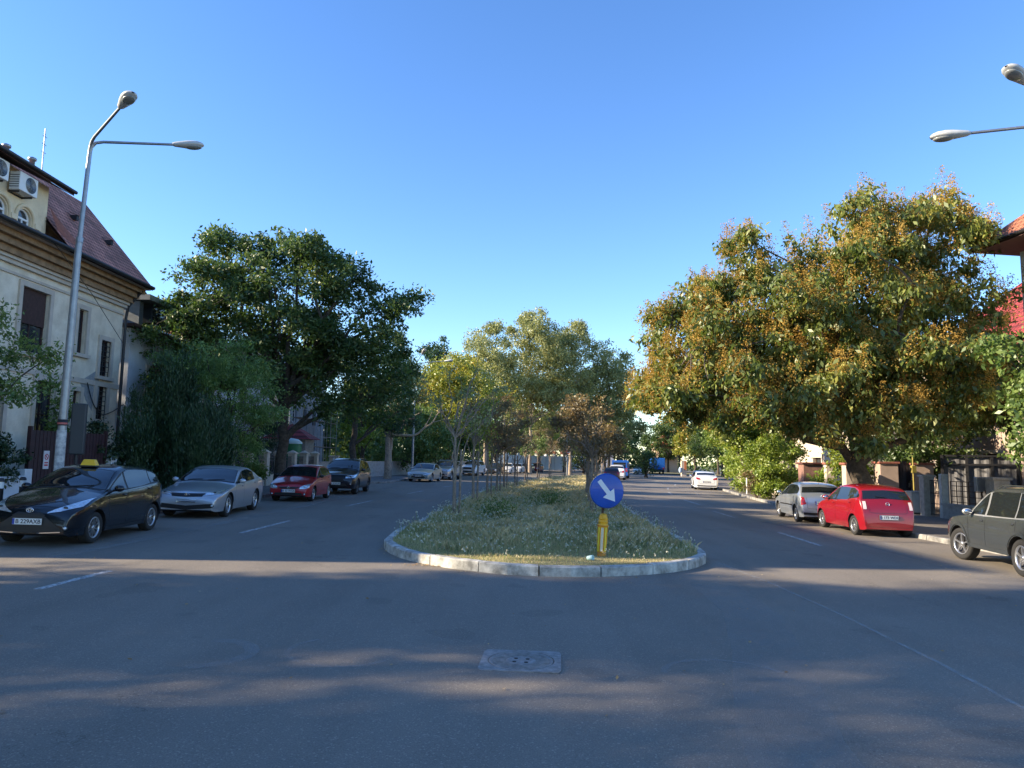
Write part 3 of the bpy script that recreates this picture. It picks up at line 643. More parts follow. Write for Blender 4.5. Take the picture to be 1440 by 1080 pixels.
    def seam(mode, pts, wd=.009, off=.0025, sgn=1, mb=None, m=0):
        P_ = []
        for p, q in zip(pts[:-1], pts[1:]):
            k = max(2, int(math.hypot(q[0]-p[0], q[1]-p[1])/.06))
            P_ += [(p[0]+(q[0]-p[0])*i/k, p[1]+(q[1]-p[1])*i/k) for i in range(k)]
        P_.append(pts[-1]); V = []; mb = mb if mb is not None else MB()
        for i, p in enumerate(P_):
            a = P_[max(i-1, 0)]; c = P_[min(i+1, len(P_)-1)]; t = (c[0]-a[0], c[1]-a[1]); l = math.hypot(*t)+1e-9; nx, nz = -t[1]/l*wd/2, t[0]/l*wd/2
            for s_ in (-1, 1):
                h, nn = cast(mode, p[0]+s_*nx, p[1]+s_*nz, sgn)
                if h is None: h, nn = (V[-1], Vector((0, 0, 0))) if V else (T(0, 0, .5), Vector((0, 0, 0)))
                V.append(h+nn*off)
        mb.add(V, [(2*i, 2*i+2, 2*i+3, 2*i+1) for i in range(len(P_)-1)], m, True); return mb
    cw = interp(S['top'], S['cowl']); r0 = S['roof0']; r1 = S['roof1']; zr0 = interp(S['top'], r0); zr1 = interp(S['top'], r1)
    wtopf = lambda x: width(x)*.97-.03-(interp(S['top'], x)-.05-interp(S['belt'], x))*.36
    # windscreen: wide at the cowl
    wc = width(S['cowl']+.1)*.90; wt = wtopf(r0)*.93
    lo_ = [(-wc, cw-.015), (-wc*.5, cw+.028), (0, cw+.035), (wc*.5, cw+.028), (wc, cw-.015)]; up = [(-wt, zr0-.085), (-wt*.5, zr0-.05), (0, zr0-.04), (wt*.5, zr0-.05), (wt, zr0-.085)]
    patch('front', [(a*1.02, z-.02) for a, z in lo_], [(a*1.03, z+.012) for a, z in up], 20, 10, .003).build('windscreen_seal', M_black, rt)
    ws = patch('front', lo_, up, 20, 10, .008).build('windscreen', M_glass, rt)
    # rear glass
    zg0 = interp(S['top'], S['rg'])+.035; zg1 = zr1-.075; wg0 = wtopf(S['rg']) if kind == 'sedan' else width(S['rg'])*.86; wg1 = wtopf(r1)*.93
    if kind == 'sedan': wg0 = width(S['rg'])*.80
    rg = patch('rear', [(-wg0, zg0-.03), (0, zg0), (wg0, zg0-.03)], [(-wg1, zg1-.03), (0, zg1), (wg1, zg1-.03)], 18, 8, .008); rg.build('rear_window', M_glass, rt)
    # side windows
    xq0 = S['cowl']+.28; xq1 = opts.get('glass_end', r1+.12); bz = lambda x: interp(S['belt'], x)+.035; tz = lambda x: interp(S['top'], x)-.115
    xbp = xa+wb*.485; xcp = xb-.17
    for sgn in (1, -1):
        tr = MB(); patch('side', [(xq0-.14, bz(xq0)-.03), (xbp, bz(xbp)-.03), (xq1+.04, bz(xq1)-.02)], [(xq0-.14, bz(xq0)), (r0-.10, tz(r0)-.015), (r0+.2, tz(r0+.2)+.02), (xbp, tz(xbp)+.02), (r1-.3, tz(r1-.3)+.02), (xq1+.02, max(bz(xq1)+.02, tz(xq1)+.0))], 30, 8, .003, sgn, tr)
        tr.build('window_trim', opts.get('trim', M_black), rt)
        def uz(x):
            if x < r0: return max(bz(x)+.01, tz(x)-.03)
            return tz(x)
        wins = [(xq0, xbp-.03), (xbp+.05, xcp-.01), (xcp+.04, xq1)]
        for (a, c) in wins:
            if c-a < .08: continue
            ts = [a+(c-a)*i/8 for i in range(9)]
            patch('side', [(x, bz(x)) for x in ts], [(x-(.02 if c > xcp else 0), uz(x)) for x in ts], 14, 6, .007, sgn).build('side_window', M_glass, rt)
        sm = MB(); zt1 = .33 if kind != 'suv' else .4
        dz = sill+.07
        seam('side', [(S['cowl']+.12, bz(S['cowl']+.3)-.05), (xa+ar+.10, .62), (xa+ar+.12, dz)], mb=sm, sgn=sgn)
        seam('side', [(xbp+.01, bz(xbp)-.04), (xbp+.02, .55), (xbp-.01, dz)], mb=sm, sgn=sgn)
        seam('side', [(xcp+.06, bz(xcp)-.04), (xcp+.05, .72), (xb-ar-.02, .52), (xb-ar-.06, dz)], mb=sm, sgn=sgn)
        seam('side', [(xa+ar+.12, dz), (xb-ar-.06, dz)], mb=sm, sgn=sgn)
        sm.build('door_seam', M_black, rt)
        if opts.get('rubstrip', 0): seam('side', [(xa+ar+.06, opts['rubstrip']), (xb-ar-.04, opts['rubstrip']+.02)], .045, .008, sgn).build('rubbing_strip', opts.get('rubmat', M_black), rt)
        seam('side', [(xa+ar+.03, sill+.05), (xb-ar-.03, sill+.05)], .07, .006, sgn).build('side_skirt', opts.get('skirt', M_black if kind in ('suv',) else pmat), rt)
        for hx in (xbp-.14, xcp-.06):
            h, nn = cast('side', hx, interp(S['belt'], hx)-.085, sgn)
            if h is not None:
                hb = MB(); hb.ball(h+nn*.022, .013, .085, .016, 10, 6); hb.ball(h+nn*.006, .01, .05, .022, 8, 6, 1); hb.build('door_handle', [pmat, M_black], rt)
        # mirror
        mx = S['cowl']+.36; mz = interp(S['belt'], mx)+.07; h, nn = cast('side', mx, mz-.03, sgn)
        if h is not None:
            s_ = -sgn; c = Vector((h.x+s_*.13, h.y+.02, h.z+.04)); mm = MB()
            mm.ball(c, .10, .065, .07, 14, 10); mm.tube([h, c+Vector((-s_*.05, 0, -.04))], .02, 6, 1)
            mi = mm.build('wing_mirror', [opts.get('mirror', pmat), M_black], rt)
            g_ = MB(); g_.ball(c+Vector((0, -.052, 0)), .08, .018, .052, 14, 8); g_.build('mirror_glass', M_chrome, mi)
        if opts.get('arch'):
            for ax in (xa, xb):
                am = MB(); pts_ = [(ax+(ar+.05)*math.cos(t), wr+(ar+.05)*math.sin(t)) for t in np.linspace(.05, math.pi-.05, 19)]
                seam('side', pts_, .06, .012, sgn, am); am.build('wheel_arch_trim', opts['arch'], rt)
        if opts.get('rails'):
            rm = MB(); pts_ = []
            for i in range(9):
                x = r0+.15+(r1-r0-.1)*i/8; z = interp(S['top'], x)+(.035 if 0 < i < 8 else -.01); pts_.append(T(x, sgn*(wtopf(x)-.03), z-.02))
            rm.tube(pts_, .016, 6); rm.build('roof_rail', opts['rails'], rt)
    # hood seams and bonnet edge
    hm = MB(); zn = interp(S['top'], .12); 
    seam('front', [(-W*.62, zn-.03), (-W*.3, zn-.005), (0, zn), (W*.3, zn-.005), (W*.62, zn-.03)], .008, .003, mb=hm)
    hm.build('bonnet_seam', M_black, rt)
    # front
    F_ = opts.get('front', {}); gm = F_.get('gmat', M_black); zz = interp(S['top'], .02)
    f_g = F_.get('grille', [[(-W*.40, zz-.10), (W*.40, zz-.10)], [(-W*.44, zz-.015), (W*.44, zz-.015)]])
    gr = patch('front', f_g[0], f_g[1], 16, 5, .006).build('grille', gm, rt)
    sl = MB(); 
    for k in range(1, F_.get('slats', 3)):
        t = k/F_.get('slats', 3); ll = [(a[0]*(1-t)+b_[0]*t, a[1]*(1-t)+b_[1]*t) for a, b_ in ((f_g[0][0], f_g[1][0]), (f_g[0][-1], f_g[1][-1]))]
        seam('front', [(ll[0][0]*.97, ll[0][1]), (0, (ll[0][1]+ll[1][1])/2), (ll[1][0]*.97, ll[1][1])], .012, .012, mb=sl)
    sl.build('grille_bar', F_.get('smat', M_dmetal), gr)
    f_l = F_.get('lower', [[(-W*.62, sill+.13), (0, sill+.09), (W*.62, sill+.13)], [(-W*.50, sill+.25), (0, sill+.25), (W*.50, sill+.25)]])
    patch('front', f_l[0], f_l[1], 18, 4, .005).build('air_intake', M_black, rt)
    f_h = F_.get('head', [[(W*.50, zz-.10), (W*.72, zz-.06), (W*.93, zz+.02)], [(W*.52, zz+.0), (W*.74, zz+.075), (W*.93, zz+.10)]])
    for sg in (1, -1):
        A = [(a*sg, z) for a, z in f_h[0]]; B = [(a*sg, z) for a, z in f_h[1]]
        hl = patch('front', A, B, 14, 6, .009).build('headlight', M_lamp, rt)
        cx = (A[0][0]*.45+B[-1][0]*.55); czz = (A[1][1]+B[1][1])/2
        h, nn = cast('front', cx, czz)
        if h is not None: q = MB(); q.ball(h+nn*.008, .045, .02, .036, 12, 8); q.build('lens', M_glass if F_.get('darklens', 1) else M_chrome, hl)
        fg = F_.get('fog', (W*.72, sill+.2)); h, nn = cast('front', fg[0]*sg, fg[1])
        if h is not None and F_.get('fogs', 1): q = MB(); q.ball(h+nn*.006, .055, .012, .045, 12, 6, 1); q.ball(h+nn*.016, .036, .014, .032, 12, 6, 0); q.build('fog_light', [M_lamp, M_black], rt)
    if F_.get('chrome'):
        cm = MB()
        for c in F_['chrome']: seam('front', c, .018, .014, mb=cm)
        cm.build('chrome_strip', M_chrome, rt)
    if F_.get('lip', 1): seam('front', [(-W*.66, sill+.065), (0, sill+.05), (W*.66, sill+.065)], .05, .006).build('bumper_lip', F_.get('lipmat', M_black), rt)
    def emblem(mode, z, shape):
        h, nn = cast(mode, 0, z); 
        if h is None: return
        e = MB(); s_ = 1 if mode == 'front' else -1; B0 = Matrix.Translation(h+nn*.014) @ Matrix.Rotation(R(-90*s_), 4, 'X')
        def ringm(rx, ry, M_, wd=.007): 
            pts_ = [M_ @ Vector((rx*math.cos(t), ry*math.sin(t), 0)) for t in np.linspace(0, 2*math.pi, 25)]; e.tube(pts_, wd, 5, caps=False)
        B0 = Matrix.Translation(h+nn*.014) @ Matrix.Rotation(R(90), 4, 'X')
        if shape == 'ovals': ringm(.062, .042, B0); ringm(.022, .040, B0, .005); ringm(.045, .015, Matrix.Translation((0, 0, .014)) @ B0, .005)
        elif shape == 'h':
            ringm(.058, .046, B0, .006)
            for sx in (-1, 1): e.tube([B0 @ Vector((sx*.022, .032, 0)), B0 @ Vector((sx*.018, -.03, 0))], .006, 5)
            e.tube([B0 @ Vector((-.019, 0, 0)), B0 @ Vector((.019, 0, 0))], .006, 5)
        elif shape == 'ring': 
            ringm(.052, .052, B0, .006)
            e.tube([B0 @ Vector((-.03, .03, 0)), B0 @ Vector((-.012, -.008, 0)), B0 @ Vector((0, .016, 0)), B0 @ Vector((.012, -.008, 0)), B0 @ Vector((.03, .03, 0))], .005, 5)
            e.tube([B0 @ Vector((-.036, .01, 0)), B0 @ Vector((-.018, -.036, 0)), B0 @ Vector((0, -.004, 0)), B0 @ Vector((.018, -.036, 0)), B0 @ Vector((.036, .01, 0))], .005, 5)
        elif shape == 'diamond': e.tube([B0 @ Vector(p) for p in ((0, .055, 0), (.036, 0, 0), (0, -.055, 0), (-.036, 0, 0), (0, .055, 0))], .009, 5)
        e.build('emblem', M_chrome, rt)
    def numplate(mode, z, txt, w_=.52):
        h, nn = cast(mode, 0, z)
        if h is None: return
        s_ = 1 if mode == 'front' else -1; c = Vector((0, h.y+s_*.018, z)); q = MB(); q.obox(c, (w_/2, 0, 0), (0, .006, 0), (0, 0, .056)); q.obox(c+Vector((0, -s_*.005, 0)), (w_/2+.012, 0, 0), (0, .005, 0), (0, 0, .064), 1)
        sx = -1 if mode == 'rear' else 1
        q.obox(c+Vector((sx*(w_/2-.02), s_*.0065, 0)), (.02, 0, 0), (0, .0012, 0), (0, 0, .053), 2)
        pl = q.build('number_plate', [M_plate, M_black, M_blue], rt)
        if txt and txt != 'blank':
            if mode == 'front': M_ = Matrix.Translation(c+Vector((-.02, .0075, -.002))) @ Matrix.Rotation(R(180), 4, 'Z') @ Matrix.Rotation(R(90), 4, 'X')
            else: M_ = Matrix.Translation(c+Vector((.02, -.0075, -.002))) @ Matrix.Rotation(R(90), 4, 'X')
            text_mesh(txt, .105, 'plate_text', M_text, pl, M_)
    R_ = opts.get('rearopt', {})
    if opts.get('emb'): emblem('front', F_.get('ez', zz-.055), opts['emb']); emblem('rear', R_.get('ez', interp(S['top'], L-.12)-.02), opts['emb'])
    if plate != 'none':
        if F_.get('plate', 1): numplate('front', F_.get('pz', sill+.30), plate)
        numplate('rear', R_.get('pz', .62), plate)
    # rear
    zt = interp(S['top'], L-.10); tl = R_.get('tail', [[(W*.60, zt-.20), (W*.88, zt-.20)], [(W*.64, zt-.02), (W*.88, zt+.03)]])
    for sg in (1, -1):
        patch('rear', [(a*sg, z) for a, z in tl[0]], [(a*sg, z) for a, z in tl[1]], 8, 8, .009).build('tail_light', R_.get('tmat', M_tail), rt)
    q = MB(); seam('rear', [(-W*.8, sill+.13), (0, sill+.12), (W*.8, sill+.13)], R_.get('low', .08), .006, mb=q); q.build('rear_bumper_lip', R_.get('lowm', M_black), rt)
    q = MB(); hz0 = R_.get('hatch', sill+.30); ww = W*.66
    seam('rear', [(-ww, zt-.05), (-ww*.96, hz0+.02), (-ww*.8, hz0), (ww*.8, hz0), (ww*.96, hz0+.02), (ww, zt-.05)], .008, .003, mb=q); q.build('hatch_seam', M_black, rt)
    if R_.get('wiper', kind != 'sedan'):
        h, nn = cast('rear', 0, zg0+.02); h2, n2 = cast('rear', .3, zg0+.04)
        if h and h2: q = MB(); q.tube([h+nn*.02, h2+n2*.025], .008, 5); q.build('rear_wiper', M_black, rt)
    if opts.get('antenna', 1): x_ = r1-.05; q = MB(); q.tube([T(x_, 0, interp(S['top'], x_)-.01), T(x_+.18, 0, interp(S['top'], x_)+.16)], [.006, .003], 5); q.build('antenna', M_black, rt)
    # front wipers
    for a0, a1 in ((.05, .5), (-.55, -.12)):
        h, nn = cast('front', a0, cw+.03); h2, n2 = cast('front', a1, cw+.055)
        if h and h2: q = MB(); q.tube([h+nn*.018, h2+n2*.02], .007, 5); q.build('wiper', M_black, rt)
    # wheels
    ns = opts.get('spokes', 10); rim_m = opts.get('rim', M_rim)
    steer = opts.get('steer', 0)
    for ax in (xa, xb):
        for sg in (1, -1):
            wt_ = .205 if wr < .33 else .235; c = T(ax, sg*(W-.035-wt_/2), wr); wh = empty('wheel', c, 0); wh.parent = rt
            if ax == xa and steer: wh.rotation_euler = (0, 0, steer)
            s_ = -sg; M_ = Matrix.Rotation(R(90)*s_, 4, 'Y'); h_ = wt_/2; rr = wr*.66
            t = MB(); t.lathe([(rr*.98, -h_*.9), (wr*.93, -h_), (wr*.985, -h_*.8), (wr, -h_*.5), (wr, h_*.5), (wr*.985, h_*.8), (wr*.93, h_), (rr*1.06, h_*.92), (rr, h_*.78), (rr*.97, -h_*.9)], 36, M_); t.build('tyre', M_tyre, wh)
            q = MB(); q.lathe([(rr*1.01, h_*.86), (rr*.97, h_*.88), (rr*.92, h_*.70), (rr*.90, h_*.1), (.001, h_*.05)], 36, M_, 1); q.lathe([(rr*1.02, h_*.84), (rr*1.0, h_*.9), (rr*.93, h_*.86), (rr*.91, h_*.6)], 36, M_, 0)
            q.lathe([(rr*.20, h_*.2), (rr*.20, h_*.72), (rr*.15, h_*.80), (.001, h_*.80)], 16, M_, 0)
            for k in range(ns):
                a = 2*math.pi*k/ns; d = Vector((math.cos(a), math.sin(a), 0)); n_ = Vector((-d.y, d.x, 0)); w0_ = opts.get('sw', .32)*rr*2/ns*1.6
                vs_ = []
                for rr_, ww_, h0 in ((rr*.15, w0_*.8, h_*.70), (rr*.6, w0_*.55, h_*.78), (rr*.95, w0_*.75, h_*.74)):
                    for (sx, zz_) in ((-1, h0-.03), (-.7, h0), (.7, h0), (1, h0-.03)): vs_.append(M_ @ (d*rr_+n_*ww_*.5*sx+Vector((0, 0, zz_))))
                q.add(vs_, [(r4*4+i, r4*4+i+1, (r4+1)*4+i+1, (r4+1)*4+i) for r4 in range(2) for i in range(3)], 0)
            q.build('rim', [rim_m, M_dmetal], wh, fix=False)
    return rt, T
P_black = paint('black', (.004, .005, .008), 0, .22); P_navy = paint('blue_black', (.006, .009, .016), .2, .3)
P_silver = paint('silver', (.46, .48, .51), .6, .3); P_red = paint('red', (.25, .007, .014), .1, .22); P_dred = paint('dark_red', (.38, .014, .02), .25, .32)
P_grey = paint('dark_grey', (.06, .068, .072), .35, .25); P_beige = paint('pale_silver', (.50, .51, .47), .6, .34); P_white = paint('white', (.72, .73, .74), 0, .3)
P_blue = paint('blue', (.01, .10, .42), .1, .35)
gL = 'cars parked along the left kerb'; gR = 'cars parked along the right kerb'
zy = .66
taxi, T = car('small', 'parked_car', 'black hatchback taxi with a yellow roof sign, nearest on the left', (-7.72, 13.5), (-7.86, 15.95), 1, P_black, gL, 'B 229AXB',
  dict(spokes=10, rim=M_rim, emb='ovals', mirror=P_black, steer=R(0), front=dict(
    grille=[[(-.30, .58), (0, .56), (.30, .58)], [(-.20, .64), (0, .625), (.20, .64)]],
    lower=[[(-.66, .30), (0, .26), (.66, .30)], [(-.26, .585), (0, .57), (.26, .585)]],
    head=[[(.32, .62), (.55, .655), (.80, .73)], [(.33, .64), (.58, .76), (.80, .88)]], fog=(.68, .36), pz=.47, ez=.665, slats=2, lip=1, chrome=[[(-.60, .285), (0, .25), (.60, .285)]])))
b = MB(); c = T(1.98, .0, 1.46)
b.obox(c+Vector((0, 0, -.0)), (.17, 0, 0), (0, .10, 0), (0, 0, .018), 1)
pv = [c+Vector((sx*(.16-.05*u), sy*(.085-.035*u), .018+.125*u)) for u in (0, 1) for sx, sy in ((-1, -1), (1, -1), (1, 1), (-1, 1))]
b.add(pv, [(4, 5, 6, 7), (0, 1, 5, 4), (1, 2, 6, 5), (2, 3, 7, 6), (3, 0, 4, 7)]); b.build('taxi_sign', [mat('yellow_plastic', (.75, .45, .02), .4), M_black], taxi, bevel=.012)
car('sedan', 'parked_car', 'silver sedan with a black grille and no front plate, behind the black taxi', (-7.66, 19.66), (-7.86, 22.36), 1, P_silver, gL, 'none',
  dict(spokes=5, rim=M_rim, sw=.5, emb='h', antenna=0, front=dict(
    grille=[[(-.40, .60), (0, .585), (.40, .60)], [(-.46, .685), (0, .68), (.46, .685)]], lower=[[(-.72, .30), (0, .24), (.72, .30)], [(-.70, .42), (0, .355), (.70, .42)]],
    head=[[(.46, .62), (.66, .645), (.84, .70)], [(.47, .69), (.68, .735), (.84, .80)]], fog=(.70, .36), ez=.635, slats=3,
    chrome=[[(-.25, .455), (.25, .455)], [(-.25, .52), (.25, .52)], [(-.76, .235), (0, .20), (.76, .235)]])))
car('hatch', 'parked_car', 'dark red hatchback with rubbing strips, between the silver sedan and the black SUV', (-7.36, 27.0), (-7.40, 29.5), 1, P_dred, gL, 'B 53 WGR',
  dict(spokes=8, emb='diamond', rubstrip=.56, rubmat=P_dred, mirror=M_black, front=dict(grille=[[(-.30, .50), (0, .49), (.30, .50)], [(-.42, .565), (0, .575), (.42, .565)]],
    lower=[[(-.55, .26), (0, .25), (.55, .26)], [(-.50, .35), (0, .35), (.50, .35)]], head=[[(.42, .50), (.6, .50), (.76, .545)], [(.44, .575), (.6, .65), (.76, .70)]], pz=.42, fog=(.62, .30), fogs=1, ez=.545, darklens=0)))
car('suv', 'parked_car', 'black SUV with roof rails, behind the red hatchback', (-6.93, 32.7), (-7.0, 35.6), 1, P_navy, gL, 'B 10 KLN',
  dict(spokes=10, rim=M_rimd, rails=M_chrome, emb=None, front=dict(grille=[[(-.38, .60), (0, .58), (.38, .60)], [(-.42, .86), (0, .87), (.42, .86)]], slats=7, pz=.52, chrome=[], head=[[(.48, .76), (.68, .77), (.88, .80)], [(.48, .85), (.68, .90), (.88, .93)]], fog=(.72, .5))))
car('sedan', 'parked_car', 'pale silver-green saloon, front of the far row on the left', (-5.6, 51.4), (-5.28, 54.1), 1, P_beige, gL, 'B 88 TKA', dict(spokes=7, front=dict(pz=.46, darklens=0), antenna=0))
car('suv', 'parked_car', 'silver SUV half hidden behind the pale saloon', (-4.72, 57.6), (-4.2, 60.4), 1, P_silver, gL, 'none', dict(spokes=8, rails=M_chrome, spec=dict(W=.92)))
car('suv', 'parked_car', 'white SUV with a dark grille, parked before the dark trees', (-3.4, 74.0), (-2.8, 76.8), 1, P_white, gL, 'none', dict(spokes=8, front=dict(grille=[[(-.45, .70), (.45, .70)], [(-.48, .88), (.48, .88)]])))
gF = 'small cars far down the left roadway'
car('hatch', 'parked_car', 'dark car beyond the white SUV', (-1.3, 82.6), (-.7, 85), 1, P_navy, gF, 'none', {})
car('hatch', 'parked_car', 'nearer of the two small white cars far down the left roadway', (.1, 88.6), (.7, 91), 1, P_white, gF, 'none', {})
car('hatch', 'parked_car', 'farther of the two small white cars far down the left roadway', (1.4, 94.6), (2.0, 97), 1, P_white, gF, 'none', {})
car('hatch', 'parked_car', 'dark car just before the far red one', (2.8, 100.2), (3.4, 102.6), 1, P_grey, gF, 'none', {})
car('city', 'parked_car', 'bright red small car at the far end of the left row', (4.25, 106), (4.95, 108.3), 1, P_red, gF, 'none', {})
car('city', 'parked_car', 'bright red small hatchback seen from behind, between silver hatchback and grey off-roader', (9.72, 22.62), (9.60, 20.22), 1, P_red, gR, 'B 173 WDU',
  dict(spokes=8, emb='ring', rearopt=dict(tail=[[(.60, .78), (.695, .78)], [(.60, 1.0), (.69, 1.0)]], tmat=M_tailw, pz=.56, ez=.93, hatch=.68, low=.05, lowm=P_red)))
car('hatch', 'parked_car', 'silver-blue hatchback seen from behind, in front of the red hatchback', (9.98, 26.9), (9.66, 24.45), 1, paint('silver_blue', (.38, .42, .47), .65, .34), gR, 'B 70 TXM',
  dict(spokes=8, rubstrip=.56, emb='diamond', rearopt=dict(pz=.70, tail=[[(.56, .66), (.72, .62)], [(.63, .88), (.72, .90)]])))
car('offroad', 'parked_car', 'dark grey off-roader with silver wheels, nearest on the right', (9.5, 15.4), (9.1, 12.93), 1, P_grey, gR, 'none',
  dict(spokes=5, sw=.42, rim=M_rim, arch=P_grey, rails=P_grey, trim=mat('grey_trim', (.30, .31, .31), .4, .4), steer=R(14), tumble=.24, mirror=P_beige, skirt=P_grey))
car('sedan', 'parked_car', 'pearl white saloon seen from behind, further up the right kerb', (14.25, 56.7), (13.78, 54.0), 1, P_white, gR, 'B 44 RMA', dict(spokes=8, antenna=0, rearopt=dict(pz=.62, tail=[[(.46, .78), (.79, .80)], [(.52, .90), (.79, .98)]])))
car('hatch', 'parked_car', 'black car parked ahead of the white saloon', (16.35, 65), (15.75, 62.4), 1, P_navy, gR, 'none', dict(rearopt=dict(tail=[[(.56, .70), (.72, .70)], [(.60, .98), (.72, .98)]])))
gI = 'vehicles parked along the far right edge of the island'
car('hatch', 'parked_car', 'dark red car seen from behind just past the blue sign', (10.7, 70), (10.3, 67.5), -1, paint('maroon', (.07, .012, .012), .3, .35), gI, 'none', {})
car('suv', 'parked_car', 'white tall car between the dark red car and the blue van', (12.6, 78.2), (12.1, 75.5), -1, P_white, gI, 'none', {})
car('sedan', 'parked_car', 'white car waiting beside the far blue truck', (21.6, 117), (23.0, 120.5), 1, P_white, gI, 'none', {})
def van(x, y, rz, label, m, box=None, Lb=4.6, Wb=1.9, H=2.1, name='van', cab=None):
    rt = empty(name, (x, y, gz(x)), rz, label, 'truck' if box else 'van', None)
    b = MB(); cabL = 1.5; cm = cab or m
    prof = [(0, .35), (0, .95), (.15, 1.05), (.75, H*.92), (cabL, H*.97), (cabL, .35)] if box else [(0, .35), (0, .9), (.6, 1.05), (1.2, H*.93), (1.7, H), (Lb, H), (Lb, .35)]
    n = len(prof); ins = [0 if z < 1.2 else .1 for _, z in prof]
    vs = [(-Wb/2+i, Lb/2-p, z) for (p, z), i in zip(prof, ins)]+[(Wb/2-i, Lb/2-p, z) for (p, z), i in zip(prof, ins)]
    b.add(vs, [list(range(n)), list(range(n, 2*n))[::-1]]+[(i, n+i, n+(i+1) % n, (i+1) % n) for i in range(n)]); b.build('body', cm, rt, bevel=.04)
    if box: b = MB(); b.box(-Wb/2-.1, Wb/2+.1, -Lb/2, Lb/2-cabL-.1, .85, H+.55); b.build('cargo_cover', box, rt, bevel=.05); b = MB(); b.box(-Wb/2, Wb/2, -Lb/2, Lb/2-.3, .5, .8); b.build('chassis', M_black, rt)
    for s_ in (1, -1):
        b = MB(); b.box(*sorted((s_*(Wb/2-.06), s_*(Wb/2+.004))), Lb/2-1.6+.25, Lb/2-.95, 1.1, H*.85); b.build('side_window', M_glass, rt)
        b = MB(); b.box(*sorted((s_*(Wb/2-.3), s_*(Wb/2-.06))), -Lb/2-.02, -Lb/2+.05, .8, 1.2); b.build('tail_light', M_tail, rt)
        for yy in (Lb/2-.8, -Lb/2+.9):
            w_ = empty('wheel', (s_*(Wb/2-.12), yy, .34)); w_.parent = rt; b = MB(); b.lathe([(.2, -.11), (.32, -.11), (.34, -.08), (.34, .08), (.32, .11), (.2, .1)], 20, Matrix.Rotation(R(90)*s_, 4, 'Y')); b.build('tyre', M_tyre, w_)
            b = MB(); b.lathe([(.21, .09), (.12, .06), (.001, .1)], 16, Matrix.Rotation(R(90)*s_, 4, 'Y')); b.build('rim', M_rim, w_)
    b = MB(); b.add([(-Wb/2+.15, Lb/2-(.2 if box else .72)+.01, 1.12), (Wb/2-.15, Lb/2-(.2 if box else .72)+.01, 1.12), (Wb/2-.22, Lb/2-(.68 if box else 1.14)+.03, H*.87), (-Wb/2+.22, Lb/2-(.68 if box else 1.14)+.03, H*.87)], [(0, 1, 2, 3)]); b.build('windscreen', M_glass, rt)
    if not box: b = MB(); b.box(-Wb/2+.25, Wb/2-.25, -Lb/2-.012, -Lb/2+.03, 1.2, H*.88); b.build('rear_window', M_glass, rt)
    return rt
van(12.9, 84, R(-12), 'blue van parked at the end of the island', P_blue)
van(26.0, 128, R(-4), 'blue covered truck standing by the far trees', P_white, box=mat('blue_tarpaulin', (.01, .13, .50), .6, var=.15), Lb=6, Wb=2.1, H=2.3, name='truck')

# ------------------------------------------------------------------ traffic sign with bollard
sx_, sy_ = 1.66, 12.95
sg = empty('traffic_sign', (sx_, sy_, .13+gz(sx_)), R(-3), 'round blue sign with a white arrow pointing down right, on the island', 'traffic sign')
M_sb = mat('sign_blue', (.004, .07, .40), .4, 0, .3, var=.12, vscale=5); M_sw = mat('sign_white', (.72, .74, .76), .4); M_rust = mat('rusty_pole', (.10, .06, .04), .8, .3, var=.4)
tl_ = Matrix.Translation((.075, -.06, 1.16)) @ Matrix.Scale(.96, 4) @ Matrix.Rotation(R(2), 4, 'Y') @ Matrix.Rotation(R(90), 4, 'X')
MZ = tl_ @ Matrix.Rotation(R(10), 4, 'Y')
b = MB(); b.lathe([(.001, .012), (.30, .012), (.318, .006), (.322, -.004), (.322, -.03)], 56, MZ, 0); b.lathe([(.324, -.002), (.326, -.045), (.31, -.05), (.001, -.05)], 56, MZ, 1)
b.build('sign_disc', [M_sb, mat('sign_rim', (.35, .40, .48), .5)], sg)
A = R(-50); arrow = [(-.245, -.043), (.045, -.043), (.045, -.135), (.25, 0), (.045, .135), (.045, .043), (-.245, .043)]
b = MB(); b.add([MZ @ Vector((x*math.cos(A)-y*math.sin(A), x*math.sin(A)+y*math.cos(A), .0155)) for x, y in arrow], [(0, 1, 5, 6), (2, 3, 4), (1, 2, 4, 5)]); b.build('arrow', M_sw, sg)
b = MB(); b.tube([(-.01, 0, -.1), (.005, 0, .8), (.05, 0, 1.0), (.07, .01, 1.34)], .024, 10); b.build('pole', M_rust, sg)
M_ybol = mat('yellow_plastic_worn', (.72, .36, .01), .45, var=.25, vscale=7); M_ydir = mat('orange_band', (.55, .20, .01), .5, var=.2)
bo_ = empty('bollard', (sx_-.02, sy_, .13+gz(sx_)), 0, 'yellow ribbed plastic bollard sleeved round the foot of the blue sign', 'bollard'); bo_.rotation_euler = (0, R(3.2), 0); bo_.scale = (.9, .9, .80)
b = MB(); b.lathe([(.082, -.03), (.085, .05), (.092, .12), (.10, .5), (.104, .66), (.112, .68), (.112, .70), (.09, .71), (.09, .74), (.10, .75), (.10, .775), (.085, .785), (.085, .81), (.095, .82), (.095, .845), (.08, .855), (.08, .88), (.07, .93), (.03, .95)], 28); b.build('sleeve', M_ybol, bo_)
b = MB()
for a0, w_ in ((-100, 14), (-60, 9), (-140, 9)):
    for z0, z1 in ((.12, .64),):
        vs = []; 
        for i in range(9):
            for j in range(4): t = R(a0-w_+2*w_*j/3); r_ = .1045+.004*(z0+(z1-z0)*i/8); vs.append((r_*math.cos(t), r_*math.sin(t), z0+(z1-z0)*i/8))
        b.add(vs, [(i*4+j, i*4+j+1, (i+1)*4+j+1, (i+1)*4+j) for i in range(8) for j in range(3)], 0 if a0 == -100 else 1, True)
b.build('reflector', [mat('pale_reflector', (.65, .58, .42), .4), mat('lemon_reflector', (.75, .62, .05), .4)], bo_)
